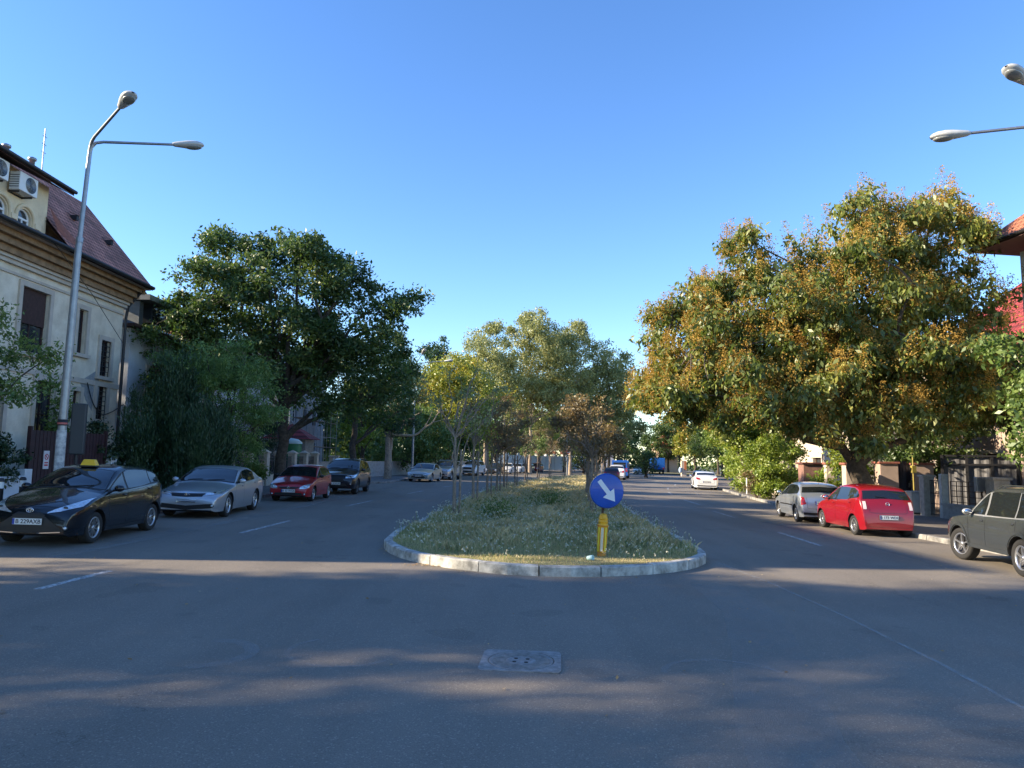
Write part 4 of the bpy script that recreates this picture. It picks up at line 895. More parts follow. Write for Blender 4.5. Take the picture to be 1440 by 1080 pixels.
b = MB(); b.lathe([(.086, .0), (.09, .10), (.086, .10)], 24); b.lathe([(.114, .665), (.115, .69)], 24); b.build('band', M_ydir, bo_)

# ------------------------------------------------------------------ street lamps
def lamp_head(p, d, parent, m_top, s=1.0):
    d = Vector(d).normalized(); sd_ = d.cross(Vector((0, 0, 1))).normalized(); u = sd_.cross(d); h = MB(); secs = []
    for t, w_, hu, hd in ((0, .04, .035, .03), (.06, .075, .06, .055), (.22, .11, .085, .07), (.34, .14, .10, .085), (.46, .155, .105, .08), (.60, .145, .09, .06), (.69, .10, .055, .04), (.73, .03, .015, .015)):
        rg_ = []
        for k in range(14):
            a = 2*math.pi*k/14; y = math.cos(a)*w_; z = math.sin(a)*(hu if math.sin(a) > 0 else hd); rg_.append(p+d*t*s+sd_*y*s+u*z*s)
        secs.append(rg_)
    vs = [q for r_ in secs for q in r_]; h.add(vs, [(i*14+k, i*14+(k+1) % 14, (i+1)*14+(k+1) % 14, (i+1)*14+k) for i in range(len(secs)-1) for k in range(14)], 0, True)
    o = h.build('lamp_head', m_top, parent)
    g_ = MB(); g_.ball(p+d*.48*s-u*.055*s, .20*s, .125*s, .055*s, 16, 10, 0, Matrix((d, sd_, u)).transposed()); g_.build('diffuser', mat('lamp_bowl', (.22, .23, .22), .25, 0, .5), o)
    return o
M_head = mat('lamp_shell', (.50, .51, .50), .5, .1, var=.1)
def lamp(x, y, H, label, arms, leanx=.0, stickers=True, z0=.12, m=None, r=.10, grp='double armed street lamps'):
    m = m or M_metal; rt = empty('street_lamp', (x, y, gz(x)+z0), 0, label, 'street lamp', grp)
    b = MB(); hj = H*.72; b.tube([(0, 0, -.2), (0, 0, 1.6), (leanx*.3, 0, hj-.1), (leanx*.4, 0, hj)], [r, r*.95, r*.72, r*.70], 16); b.tube([(leanx*.4, 0, hj), (leanx*.4, 0, hj+.12)], r*.78, 16)
    b.tube([(leanx*.4, 0, hj+.1), (leanx, 0, H-.3)], [r*.52, r*.48], 12); b.build('pole', m, rt)
    for (dx, dy, dz, L_) in arms:
        d = Vector((dx, dy, 0)).normalized(); a = MB(); st = Vector((leanx, 0, H-.32)); pts = [st, st+Vector((0, 0, .16))+d*.02, st+Vector((0, 0, .28))+d*.10, st+Vector((0, 0, .34))+d*.26, st+Vector((0, 0, .34+dz))+d*L_]
        a.tube(pts, [r*.46, r*.42, r*.38, r*.34, r*.3], 10); ar = a.build('arm', m, rt); lamp_head(pts[-1]-d*.03, (pts[-1]-pts[-2]), rt, M_head)
    if stickers:
        q = MB(); q.lathe([(r*1.02, 0), (r*1.02, .14), (r*.99, .14)], 16, Matrix.Translation((0, 0, 2.12)), 0); q.lathe([(r*1.03, 0), (r*1.03, .04)], 16, Matrix.Translation((0, 0, 2.15)), 1); q.build('band', [M_text, mat('band_red', (.5, .12, .1), .6)], rt)
        q = MB(); q.lathe([(r*1.015, 0), (r*1.0, 1.0)], 16, Matrix.Translation((0, 0, 1.02))); q.build('poster_wrap', mat('torn_poster', (.62, .62, .6), .8, col2=(.25, .26, .28), vscale=9), rt)
    return rt
lamp(-10.15, 16.1, 8.85, 'tall grey lamp post with two arms, standing by the black taxi', [(1.3, -1.15, .22, 1.75), (1.4, .72, .27, 1.75)], leanx=.12)
lamp(11.05, 13.2, 8.55, 'lamp post at right whose two heads reach in from the frame edge', [(-1.4, -.72, .30, 1.75), (-1.4, .5, .02, 1.85)], leanx=-.1, r=.1)
lamp(-7.9, 57.5, 9.2, 'lamp post rising behind the dark trees left of centre', [(.5, -.9, .6, 1.4), (1.4, -.1, .2, 2.4)], stickers=False)
lamp(-.9, 92, 11.0, 'lamp post half hidden in the trees at centre', [(1.2, -.2, .5, 2.2), (1.3, .5, .3, 2.6)], stickers=False)
lamp(6.6, 84, 6.6, 'low lamp post with a red and white collar far behind the young trees', [(.9, -.2, .1, 1.0)], stickers=False, r=.13)
lq = [q for q in bpy.data.objects if q.get('label', '').startswith('low lamp post')][0]; b = MB(); b.lathe([(.14, 2.5), (.30, 2.6), (.30, 2.8), (.14, 2.95)], 12, None, 0); b.lathe([(.31, 2.64), (.31, 2.72)], 12, None, 1); b.build('warning_collar', [mat('collar_red', (.5, .05, .04), .5), M_white], lq)

# ------------------------------------------------------------------ buildings
def wall_holes(mb, org, u, v, W_, H_, holes, depth, nrm, m=0, mr=None):
    """rectangular wall from org along u (width) and v (height) with openings; nrm outward"""
    org, u, v, nrm = Vector(org), Vector(u), Vector(v), Vector(nrm); mr = m if mr is None else mr
    us = sorted({0, W_, *[h[0] for h in holes], *[h[1] for h in holes]}); vs_ = sorted({0, H_, *[h[2] for h in holes], *[h[3] for h in holes]})
    for i in range(len(us)-1):
        for j in range(len(vs_)-1):
            cu, cv = (us[i]+us[i+1])/2, (vs_[j]+vs_[j+1])/2
            if any(h[0] < cu < h[1] and h[2] < cv < h[3] for h in holes): continue
            mb.add([org+u*a+v*c for a, c in ((us[i], vs_[j]), (us[i+1], vs_[j]), (us[i+1], vs_[j+1]), (us[i], vs_[j+1]))], [(0, 1, 2, 3)], m)
    for h in holes:
        q = [org+u*a+v*c for a, c in ((h[0], h[2]), (h[1], h[2]), (h[1], h[3]), (h[0], h[3]))]; r_ = [p-nrm*depth for p in q]
        mb.add(q+r_, [(i, (i+1) % 4, 4+(i+1) % 4, 4+i) for i in range(4)], mr)
def window(parent, org, u, v, nrm, h, depth, fm, name='window', bars=(2, 2), surround=None, grille=False, gm=M_wglass, sill=True, shutter=None):
    org, u, v, nrm = Vector(org), Vector(u), Vector(v), Vector(nrm); a0, a1, c0, c1 = h; w_ = a1-a0; hh = c1-c0; o0 = org+u*a0+v*c0-nrm*(depth-.03)
    b = MB(); t = .055
    def bar(p, q, r_, s_, dd=.03): c = o0+u*(p+q)/2+v*(r_+s_)/2; b.obox(c, u*(q-p)/2, v*(s_-r_)/2, nrm*dd)
    bar(0, w_, 0, t); bar(0, w_, hh-t, hh); bar(0, t, t, hh-t); bar(w_-t, w_, t, hh-t)
    for i in range(1, bars[0]): x = w_*i/bars[0]; bar(x-t*.4, x+t*.4, t, hh-t, .026)
    for j in range(1, bars[1]): z = hh*j/bars[1]; bar(t, w_-t, z-t*.3, z+t*.3, .022)
    wo = b.build(name, fm, parent)
    b = MB(); c = o0+u*w_/2+v*hh/2-nrm*.01; b.obox(c, u*(w_/2-t*.5), v*(hh/2-t*.5), nrm*.006); b.build('pane', gm, wo)
    if shutter: b = MB(); b.obox(o0+u*w_/2+v*hh*(1-shutter[0]/2)+nrm*.05, u*(w_/2-.02), v*hh*shutter[0]/2, nrm*.012); b.build('shutter', shutter[1], wo)
    if grille:
        b = MB(); nx_, nz_ = grille
        for i in range(nx_+1): x = w_*i/nx_; b.obox(o0+u*x+v*hh/2+nrm*(depth-.04), u*.012, v*hh/2, nrm*.012)
        for j in range(nz_+1): z = hh*j/nz_; b.obox(o0+u*w_/2+v*z+nrm*(depth-.038), u*w_/2, v*.012, nrm*.010)
        b.build('grille', M_dmetal, wo)
    if surround:
        b = MB(); s_ = .16; e = org+nrm*.03
        for (p, q, r_, k) in ((a0-s_, a0, c0, c1+s_), (a1, a1+s_, c0, c1+s_), (a0, a1, c1, c1+s_)): b.obox(e+u*(p+q)/2+v*(r_+k)/2, u*(q-p)/2, v*(k-r_)/2, nrm*.03)
        if sill: b.obox(e+u*(a0+a1)/2+v*(c0-.06)+nrm*.03, u*(w_/2+s_+.05), v*.06, nrm*.07)
        b.build('window_surround', surround, wo)
    return wo
# --- beige villa on the left
VX = -15.0; VY0, VY1 = 10.65, 26.95; zg = .12-K*VX
vl = empty('villa', (VX, (VY0+VY1)/2, zg), 0, 'cream stuccoed villa with steep tiled roof and arched attic windows at left', 'house')
def rel(p): return (p[0]-VX, p[1]-(VY0+VY1)/2, p[2])
u, v, nx = Vector((0, 1, 0)), Vector((0, 0, 1)), Vector((1, 0, 0)); org = Vector((0, -(VY1-VY0)/2, 0)); off0 = VY0
HC = 7.35
def yy(px, dX=0): return 0
wins = [(19.3, 20.9, .9, 3.1), (22.3, 23.25, 1.6, 3.7), (17.0, 18.3, .9, 3.0), (24.15, 24.6, 1.6, 3.55), (25.55, 26.2, 2.65, 3.85), (25.6, 26.25, 4.22, 5.55), (21.3, 22.6, 4.5, 6.5), (24.15, 24.65, 4.85, 6.4), (18.2, 19.8, 4.5, 6.5)]
H_ = [(a-VY0, c-VY0, z0, z1) for a, c, z0, z1 in wins]
b = MB(); wall_holes(b, org, u, v, VY1-VY0, HC, H_, .20, nx, 0)
# end wall facing down the street and other sides
DX = 9.0; L2 = (VY1-VY0)/2
b.add([(0, L2, 0), (-DX, L2, 0), (-DX, L2, HC), (0, L2, HC)], [(0, 1, 2, 3)]); b.add([(0, -L2, 0), (-DX, -L2, 0), (-DX, -L2, HC), (0, -L2, HC)], [(3, 2, 1, 0)]); b.add([(-DX, -L2, 0), (-DX, L2, 0), (-DX, L2, HC), (-DX, -L2, HC)], [(3, 2, 1, 0)])
b.add([(0, L2, HC), (-DX, L2, HC), (-DX+2.4, L2, 11.1), (-1.95, L2, 11.1)], [(0, 1, 2, 3)]); b.add([(0, -L2, HC), (-DX, -L2, HC), (-DX+2.4, -L2, 11.1), (-1.95, -L2, 11.1)], [(3, 2, 1, 0)])
b.add([(-.3, -L2+.02, 0), (-.3, L2-.02, 0), (-.3, L2-.02, HC), (-.3, -L2+.02, HC)], [(0, 1, 2, 3)], 1)
b.build('wall', [M_stucco, M_brown], vl)
for k_, h in enumerate(H_):
    g_ = (3, 7) if k_ in (4, 5) else False
    window(vl, org, u, v, nx, h, .18, M_brown, bars=(2, 2) if h[1]-h[0] > .7 else (1, 2), surround=M_trim, grille=g_, shutter=(.55, M_brown) if k_ in (6, 8) else None)
# string course and cornice (stepped, wooden)
b = MB()
for z0, z1, pr in ((6.72, 6.80, .05), (3.85, 4.02, .05)): b.box(0, pr, -L2, L2+.0, z0, z1)
b.build('string_course', M_trim, vl)
b = MB()
for i, (z0, z1, pr, m_) in enumerate([(7.0, 7.12, .12, 0), (7.12, 7.22, .20, 0), (7.22, 7.42, .30, 1), (7.42, 7.62, .45, 1), (7.62, 7.80, .62, 1), (7.80, 7.90, .78, 0)]): b.box(.001, pr, -L2, L2+pr*.55, z0, z1, m_)
b.box(-.4, 0, -L2, L2+.3, 7.35, 7.9, 1)
b.build('cornice', [M_trim, M_cornice], vl)
# roof: steep slope then flatter top; eave overhang
b = MB(); ex, ez, bx, bz_, rx, rz_ = .92, 7.88, -1.95, 11.2, -4.5, 11.8; ye = L2+.30; yd = (22.05)-(VY0+VY1)/2
DL = 6.55-VY0-0  # dormer ends (y rel)
def ry(yw): return yw-(VY0+VY1)/2
n = 24
for (a, c) in (((ex, ez), (bx, bz_)), ((bx, bz_), (rx, rz_)), ((rx, rz_), (-DX-.5, 7.9))):
    ys = yd if a[0] > .5 else -L2-.3
    b.add([(a[0], ys, a[1]), (a[0], ye, a[1]), (c[0], ye-.0, c[1]), (c[0], ys, c[1])], [(0, 1, 2, 3)])
    b.add([(a[0], ys, a[1]-.12), (a[0], ye, a[1]-.12), (c[0], ye-.0, c[1]-.12), (c[0], ys, c[1]-.12)], [(3, 2, 1, 0)], 1)
b.add([(ex, -L2-.3, ez), (ex, yd, ez), (.0, yd, 8.02), (.0, -L2-.3, 8.02)], [(0, 1, 2, 3)])
b.add([(ex, ye, ez), (ex, ye, ez-.12), (bx, ye, bz_-.12), (bx, ye, bz_)], [(0, 1, 2, 3)], 1); b.add([(bx, ye, bz_), (bx, ye, bz_-.12), (rx, ye, rz_-.12), (rx, ye, rz_)], [(0, 1, 2, 3)], 1)
ro = b.build('roof', [M_tile, M_brown], vl)
b = MB(); pts = []; b.tube([(ex+.03, -L2-.3, ez-.02), (ex+.03, ye, ez-.02)], .07, 8); b.build('gutter', M_dmetal, vl)
b = MB(); b.tube([(.62, L2+.12, ez-.15), (.12, L2+.10, 7.1), (.08, L2+.06, 6.6), (.08, L2+.06, 0)], .055, 8); b.build('downpipe', M_dmetal, vl)
for (yw, t) in ((24.4, .52), (26.0, .40)):
    b = MB(); x_ = ex+(bx-ex)*t; z_ = ez+(bz_-ez)*t; b.box(x_-.1, x_+.14, ry(yw)-.07, ry(yw)+.07, z_, z_+.17); b.add([(x_+.18, ry(yw)-.1, z_+.16), (x_+.18, ry(yw)+.1, z_+.16), (x_-.2, ry(yw)+.1, z_+.30), (x_-.2, ry(yw)-.1, z_+.30)], [(0, 1, 2, 3)]); b.build('roof_vent', M_dmetal, ro)
# attic storey with arched windows
DY1 = ry(22.1); DY0 = -L2; zd0, zd1 = 7.9, 9.9; fx = .02
b = MB(); aw = [(ry(c-.30), ry(c+.30)) for c in (21.1, 20.05, 19.0, 17.95)]; 
# wall between arches as polygon strips
edges = [DY0]; prev = DY0
arch_z = 8.52
def archpts(c, r_, n=14): return [(c+r_*math.cos(t), arch_z+r_*math.sin(t)) for t in np.linspace(math.pi, 0, n)]
for (y0, y1) in sorted(aw):
    c = (y0+y1)/2; r_ = (y1-y0)/2
    b.add([(fx, prev, zd0), (fx, y0, zd0), (fx, y0, zd1), (fx, prev, zd1)], [(0, 1, 2, 3)])
    ap = archpts(c, r_); 
    b.add([(fx, y0, zd0), (fx, y1, zd0), (fx, y1, 8.06), (fx, y0, 8.06)], [(0, 1, 2, 3)])
    for p, q in zip(ap[:-1], ap[1:]): b.add([(fx, p[0], p[1]), (fx, q[0], q[1]), (fx, q[0], zd1), (fx, p[0], zd1)], [(0, 1, 2, 3)])
    path = [(y0, 8.1)]+ap+[(y1, 8.1)]
    for p, q in zip(path, path[1:]+path[:1]): b.add([(fx, p[0], p[1]), (fx, q[0], q[1]), (fx-.14, q[0], q[1]), (fx-.14, p[0], p[1])], [(0, 1, 2, 3)])
    prev = y1
b.add([(fx, prev, zd0), (fx, DY1, zd0), (fx, DY1, zd1), (fx, prev, zd1)], [(0, 1, 2, 3)]); b.add([(fx, DY1, zd0), (-1.6, DY1, zd0), (-1.6, DY1, zd1+.6), (fx, DY1, zd1)], [(0, 1, 2, 3)])
at = b.build('attic_wall', M_stuccoy, vl)
for (y0, y1) in aw:
    c = (y0+y1)/2; r_ = (y1-y0)/2; b = MB(); t = .045
    ap = archpts(c, r_-.02, 12); b.tube([(fx-.1, y0+.03, 8.12)]+[(fx-.1, p[0], p[1]) for p in ap]+[(fx-.1, y1-.03, 8.12), (fx-.1, y0+.03, 8.12)], .035, 6)
    b.box(fx-.13, fx-.07, c-.025, c+.025, 8.12, 8.52); b.box(fx-.132, fx-.068, y0+.02, y1-.02, 8.49, 8.55)
    wo = b.build('arched_window', M_white, vl); b = MB(); pp_ = [(y0, 8.1)]+archpts(c, r_, 14)+[(y1, 8.1)]; b.add([(fx-.115, p[0], p[1]) for p in pp_], [list(range(len(pp_)))[::-1]]); b.build('pane', M_wglass, wo)
    b = MB(); ap = archpts(c, r_+.10, 14); b.tube([(fx+.02, y0-.10, 8.2)]+[(fx+.02, p[0], p[1]) for p in ap]+[(fx+.02, y1+.10, 8.2)], .06, 6); b.box(fx, fx+.1, y1+.08, y1+.34, 8.34, 8.5); b.build('arch_moulding', M_stuccoy, wo)
b = MB(); b.add([(.62, DY0-.3, 9.9), (.62, DY1+.35, 9.9), (-2.2, DY1+.35, 11.3), (-2.2, DY0-.3, 11.3)], [(0, 1, 2, 3)]); b.add([(.62, DY0-.3, 9.76), (.62, DY1+.35, 9.76), (-2.2, DY1+.35, 11.15), (-2.2, DY0-.3, 11.15)], [(3, 2, 1, 0)], 1)
b.add([(.62, DY0-.3, 9.9), (.62, DY1+.35, 9.9), (.62, DY1+.35, 9.76), (.62, DY0-.3, 9.86)], [(3, 2, 1, 0)], 1); b.add([(.62, DY1+.35, 9.9), (-2.2, DY1+.35, 11.3), (-2.2, DY1+.35, 11.15), (.62, DY1+.35, 9.86)], [(0, 1, 2, 3)], 1)
b.build('attic_roof', [M_tile, M_brown], vl)
b = MB(); b.tube([(.68, DY0-.3, 9.87), (.68, DY1+.35, 9.87)], .06, 8); b.build('attic_gutter', M_dmetal, vl)
# broken plaster patch by the attic corner
b = MB(); b.add([(.45, DY1+.02, 8.35), (.66, DY1+.25, 8.15), (.78, DY1+.9, 8.0), (.60, DY1+.75, 8.35), (.30, DY1+.30, 8.85), (.02, DY1+.10, 9.3)], [(0, 1, 2, 3, 4, 5)]); b.build('bare_brick_patch', M_brickred, vl)
b = MB(); 
for yw, h_ in ((20.6, .7), (21.9, .8)): b = MB(); b.lathe([(.09, 0), (.09, h_), (.14, h_+.02), (.14, h_+.1), (.001, h_+.16)], 10, Matrix.Translation((-2.3, ry(yw)+2.6, 11.0))); b.build('flue', M_metal, vl)
pass
b = MB(); bx0 = (-2.2, ry(24.9), 11.1); b.tube([bx0, (bx0[0], bx0[1], 13.2)], .02, 6)
for k in range(3): b.tube([(bx0[0], bx0[1]-.12, 12.3+k*.3), (bx0[0], bx0[1]+.12, 12.3+k*.3)], .012, 5)
b.build('antenna', M_metal, vl)
b = MB(); pts = [(.06, ry(24.9), 3.9), (.08, ry(25.3), 3.2), (.08, ry(25.9), 2.85), (.08, ry(26.6), 3.0), (.09, ry(27.3), 3.3), (.1, L2+.4, 2.9)]; b.tube(smooth(pts, 4), .018, 5)
b.tube([(.9, ry(21), 7.95), (.5, ry(24), 6.9), (.1, L2, 5.6)], .01, 4); b.build('cable', M_dmetal, vl)
b = MB(); pv = [(.006, ry(24.55), 3.9), (.006, ry(25.5), 4.4), (.006, ry(25.75), 3.9), (.006, ry(25.7), 3.1), (.006, ry(25.4), 2.9), (.006, ry(24.95), 3.3)]; b.add(pv, [range(6)]); b.build('repair_patch', mat('grey_render', (.30, .31, .31), .9, var=.15), vl)
b = MB(); b.box(0, .45, ry(22.1), ry(23.4), 1.3, 1.58); b.build('flower_box', mat('terracotta', (.22, .05, .035), .8, var=.2), vl)
def ac_unit(y, z, label):
    rt = empty('air_conditioner', (VX+.25, y, zg+z), 0, label, 'air conditioner', 'air conditioners on the villa attic')
    b = MB(); b.box(-.14, .18, -.40, .40, 0, .56); b.build('casing', M_white, rt, bevel=.02)
    b = MB(); M_ = Matrix.Translation((.185, .08, .28)) @ Matrix.Rotation(R(90), 4, 'Y'); 
    for r_ in (.06, .1, .14, .18, .22): b.lathe([(r_, 0), (r_+.008, .012), (r_+.016, 0)], 24, M_)
    for k in range(8): a = k*math.pi/4; b.tube([M_ @ Vector((0, 0, .008)), M_ @ Vector((.23*math.cos(a), .23*math.sin(a), .008))], .004, 4)
    f = b.build('fan_guard', M_metal, rt); b = MB(); b.lathe([(.001, .001), (.23, .001), (.23, -.01)], 24, M_); b.build('fan_opening', M_dmetal, f)
    b = MB(); b.box(-.24, .1, -.3, -.27, -.05, 0); b.box(-.24, .1, .27, .3, -.05, 0); b.box(-.25, -.22, -.3, .3, -.05, 0); b.build('bracket', M_dmetal, rt)
    b = MB(); 
    for k in range(6): b.box(-.12, .16, -.408, -.402, .08+k*.07, .10+k*.07)
    b.build('side_vent', M_dmetal, rt)
ac_unit(20.6, 9.12, 'white air conditioner over the right arched attic window')
ac_unit(19.35, 9.16, 'white air conditioner cut by the left edge of the photo')

# --- white house next to it
def simple_house(name, x, y0, y1, dx, h, roofh, label, wm, rm, wins, face=1, ov=.4, hip=1.5, wfm=M_brown, dorm=None, z0=.12, cat='house', sur=M_trim, grp=None):
    """house whose front (facing +x if face=1 else -x) stands at x and runs y0..y1"""
    zz0 = gz(x)+z0; rt = empty(name, (x, (y0+y1)/2, zz0), 0, label, cat, grp); L_ = (y1-y0)/2; s = face; org = Vector((0, -L_ if s > 0 else L_, 0)); u = Vector((0, s, 0)); nrm = Vector((s, 0, 0))
    Hs = [(a, c, z_, z1) for a, c, z_, z1 in wins]; b = MB(); wall_holes(b, org, u, Vector((0, 0, 1)), 2*L_, h, Hs, .22, nrm)
    X = -s*dx; b.add([(0, -L_, 0), (X, -L_, 0), (X, -L_, h), (0, -L_, h)], [(0, 1, 2, 3)]); b.add([(0, L_, 0), (X, L_, 0), (X, L_, h), (0, L_, h)], [(0, 1, 2, 3)]); b.add([(X, -L_, 0), (X, L_, 0), (X, L_, h), (X, -L_, h)], [(0, 1, 2, 3)])
    b.add([(-s*.25, -L_+.02, 0), (-s*.25, L_-.02, 0), (-s*.25, L_-.02, h), (-s*.25, -L_+.02, h)], [(0, 1, 2, 3)], 1)
    b.build('wall', [wm, M_brown], rt)
    for q in Hs: window(rt, org, u, (0, 0, 1), nrm, q, .2, wfm, surround=sur, name='door' if q[2] < .15 else 'window')
    # side windows on the wall facing the camera
    for zc in ([1.4, 4.4] if h > 5 else [1.4]):
        if dx > 4: 
            b = MB(); xc = X*.4; b.box(xc-.5, xc+.5, -L_-.03, -L_-.0, zc, zc+1.4); wn = b.build('window', wfm, rt); b = MB(); b.box(xc-.42, xc+.42, -L_-.04, -L_-.031, zc+.08, zc+1.32); b.build('pane', M_wglass, wn)
    xa_, xb_ = s*ov, X-s*ov; ya, yb = -L_-ov, L_+ov; xm = (xa_+xb_)/2; b = MB(); V = [(xa_, ya, h), (xa_, yb, h), (xb_, yb, h), (xb_, ya, h), (xm, ya+hip, h+roofh), (xm, yb-hip, h+roofh)]
    b.add(V, [(0, 1, 5, 4), (1, 2, 5), (2, 3, 4, 5), (3, 0, 4)]); b.add([(p[0], p[1], h-.12) for p in V[:4]]+V[:4], [(3, 2, 1, 0), (0, 1, 5, 4), (1, 2, 6, 5), (2, 3, 7, 6), (3, 0, 4, 7)], 1)
    b.build('roof', [rm, M_brown], rt, fix=False)
    return rt
M_grout = mat('slate', (.06, .065, .07), .6, var=.2)
wh = simple_house('house', -15.4, 28.3, 40, 8, 6.6, 1.6, 'white rendered house with dark roof behind the conifer', M_whitewall, M_grout, [(1.2, 2.3, .1, 2.3), (1.5, 2.5, 3.4, 5.0), (4, 5.2, 3.4, 5.0), (7, 8.2, 3.4, 5), (6.5, 8, .9, 2.4)])
b = MB(); b.box(-1.2, .0, -5.3, -5.0, 6.6, 7.7, 0); b.box(-1.5, .5, -5.5, -3.4, 7.72, 7.95, 0); b.box(-1.2, .2, -4.65, -3.6, 6.9, 7.71, 2); b.build('roof_terrace', [M_metal, M_brown, M_wglass], wh)
simple_house('house', -17.5, 41, 52, 8, 7.5, 2.5, 'grey house with orange tiled roof glimpsed through the left trees', M_conc, M_tileor, [(1.5, 2.6, 1, 2.5), (4.5, 5.6, 1, 2.5), (7.8, 9, 1, 2.5), (1.5, 2.6, 4.2, 5.8), (4.5, 5.6, 4.2, 5.8)])
# scaffolded building
sb = empty('building_under_scaffold', (-18.2, 62, gz(-18.2)+.12), 0, 'grey building under renovation wrapped in netting behind the left trees', 'building')
b = MB(); Hs = [(1+k*3.0, 2.2+k*3.0, z_, z_+1.6) for k in range(4) for z_ in (1.0, 4.2, 7.2)]; wall_holes(b, (0, -7, 0), (0, 1, 0), (0, 0, 1), 14, 10, Hs, .25, (1, 0, 0)); b.add([(0, -7, 0), (-9, -7, 0), (-9, -7, 10), (0, -7, 10)], [(0, 1, 2, 3)]); b.add([(-9, 7, 0), (0, 7, 0), (0, 7, 10), (-9, 7, 10)], [(0, 1, 2, 3)]); b.add([(0, -7, 10), (-9, -7, 10), (-9, 7, 10), (0, 7, 10)], [(0, 1, 2, 3)]); b.add([(-.3, -7, 0), (-.3, 7, 0), (-.3, 7, 10), (-.3, -7, 10)], [(0, 1, 2, 3)], 1)
b.build('wall', [mat('grey_wall', (.26, .28, .31), .9, var=.15), M_brown], sb)
for h in Hs[:6]: window(sb, (0, -7, 0), (0, 1, 0), (0, 0, 1), (1, 0, 0), h, .22, M_white)
sc_ = empty('scaffold', (-17.2, 55.5, gz(-17)+.12), 0, 'grey tube scaffold with decks along the building under renovation', 'scaffold'); b = MB()
for k in range(6):
    for x_ in (0, .9): b.tube([(x_, k*2.2, 0), (x_, k*2.2, 10.2)], .03, 6)
for z_ in (2.2, 4.4, 6.6, 8.8):
    for x_ in (0, .9): b.tube([(x_, 0, z_+.9), (x_, 11, z_+.9)], .025, 5)
for k in range(5): b.tube([(.95, k*2.2, k*2.0), (.95, k*2.2+2.2, k*2.0+2)], .025, 5)
for x in range(5): b.tube([(x*-1.8, -.4, 0), (x*-1.8, -.4, 10)], .03, 6)
for z_ in (2.2, 4.4, 6.6, 8.8): b.tube([(0, -.4, z_), (-8, -.4, z_)], .03, 5)
b.build('tube_frame', M_metal, sc_); b = MB()
for z_ in (2.2, 4.4, 6.6, 8.8): b.box(0, .9, 0, 11, z_, z_+.05)
b.build('deck', M_stake, sc_)
# low red roofed kiosk and green cover by it
kx, ky = -14.6, 47.5; kk = empty('kiosk', (kx, ky, gz(kx)+.12), 0, 'small grey porch with red tiled roof behind the white fence', 'porch')
b = MB(); b.box(-1.2, 1.2, -1, 1, 0, 2.6); b.build('wall', M_conc, kk); b = MB(); V = [(-1.6, -1.4, 2.55), (1.6, -1.4, 2.55), (1.6, 1.4, 2.55), (-1.6, 1.4, 2.55), (0, 0, 3.6)]; b.add(V, [(0, 1, 4), (1, 2, 4), (2, 3, 4), (3, 0, 4), (3, 2, 1, 0)]); b.build('roof', M_tilered, kk)
b = MB(); b.box(-.5, .5, -1.03, -.99, .8, 2.0); wn = b.build('window', M_white, kk); b = MB(); b.box(-.43, .43, -1.04, -1.031, .87, 1.93); b.build('pane', M_wglass, wn)
gc = empty('green_tank', (-13.3, 43.2, gz(-13.3)+.12), 0, 'green round-topped cabin with pale roof behind the white fence', 'cabin'); b = MB()
b.lathe([(.62, 0), (.62, 2.2)], 20); b.build('shell', mat('green_plastic', (.01, .16, .06), .5), gc); b = MB(); b.lathe([(.66, 2.2), (.64, 2.3), (.4, 2.48), (.001, 2.55)], 20); b.build('lid', mat('pale_green', (.5, .62, .58), .5), gc)

# --- left frontage: low wall, gate, fence
def lowwall(name, pts, h, t, label, m, cap=None, cat='wall', z0=.12, caph=.06, capm=None):
    rt = empty(name, (pts[0][0], pts[0][1], gz(pts[0][0])+z0), 0, label, cat)
    b = MB(); c = MB(); ox, oy = pts[0]
    for (x0, y0), (x1, y1) in zip(pts[:-1], pts[1:]):
        d = Vector((x1-x0, y1-y0, 0)); l = d.length; d.normalize(); n = Vector((-d.y, d.x, 0)); ctr = Vector(((x0+x1)/2-ox, (y0+y1)/2-oy, h/2-.1)); b.obox(ctr, d*l/2, n*t/2, Vector((0, 0, h/2+.1))); c.obox(Vector((ctr.x, ctr.y, h+caph/2+.001)), d*(l/2+.02), n*(t/2+.04), Vector((0, 0, caph/2)))
    b.build('wall_body', m, rt); c.build('coping', capm or m, rt); return rt
lowwall('garden_wall', [(-12.4, 11.5), (-12.4, 18.1)], .82, .25, 'low white garden wall under the ivy hedge at the left edge', M_whitewall)
b = MB(); b.box(-.14, .14, -.14, .14, 0, 1.05); o = b.build('white_pillar', M_whitewall, None, bevel=.01); o.location = (-12.4, 18.25, gz(-12.4)+.12); tag(o, 'short white pillar ending the low wall beside the maroon gate', 'pillar')
gt = empty('yard_gate', (-12.4, 20.1, gz(-12.4)+.12), 0, 'dark maroon slatted yard gate behind the lamp post', 'gate'); b = MB()
for k in range(22): b.box(-.02, .02, -1.65+k*.15, -1.65+k*.15+.13, .08, 2.05)
b.build('slats', M_gate, gt); b = MB(); b.box(-.05, -.02, -1.7, 1.7, .3, .4); b.box(-.05, -.02, -1.7, 1.7, 1.75, 1.85); b.box(-.05, .05, -1.75, -1.68, 0, 2.15); b.box(-.05, .05, 1.68, 1.75, 0, 2.15); b.build('gate_frame', M_gate, gt)
b = MB(); b.obox((.035, -1.05, 1.28), (.008, 0, 0), (0, .11, 0), (0, 0, .24)); n0 = b.build('notice', [mat('notice_white', (.7, .66, .66), .6)], gt); b = MB(); pts_ = [(.046, -1.05+.07*math.cos(t), 1.36+.07*math.sin(t)) for t in np.linspace(0, 6.29, 21)]; b.tube(pts_, .009, 5, caps=False); b.tube([(.046, -1.10, 1.41), (.046, -1.0, 1.31)], .008, 5); b.box(.043, .048, -1.12, -.98, 1.12, 1.16); b.box(.043, .048, -1.12, -.98, 1.19, 1.22); b.build('notice_print', mat('notice_red', (.5, .03, .04), .6), n0)
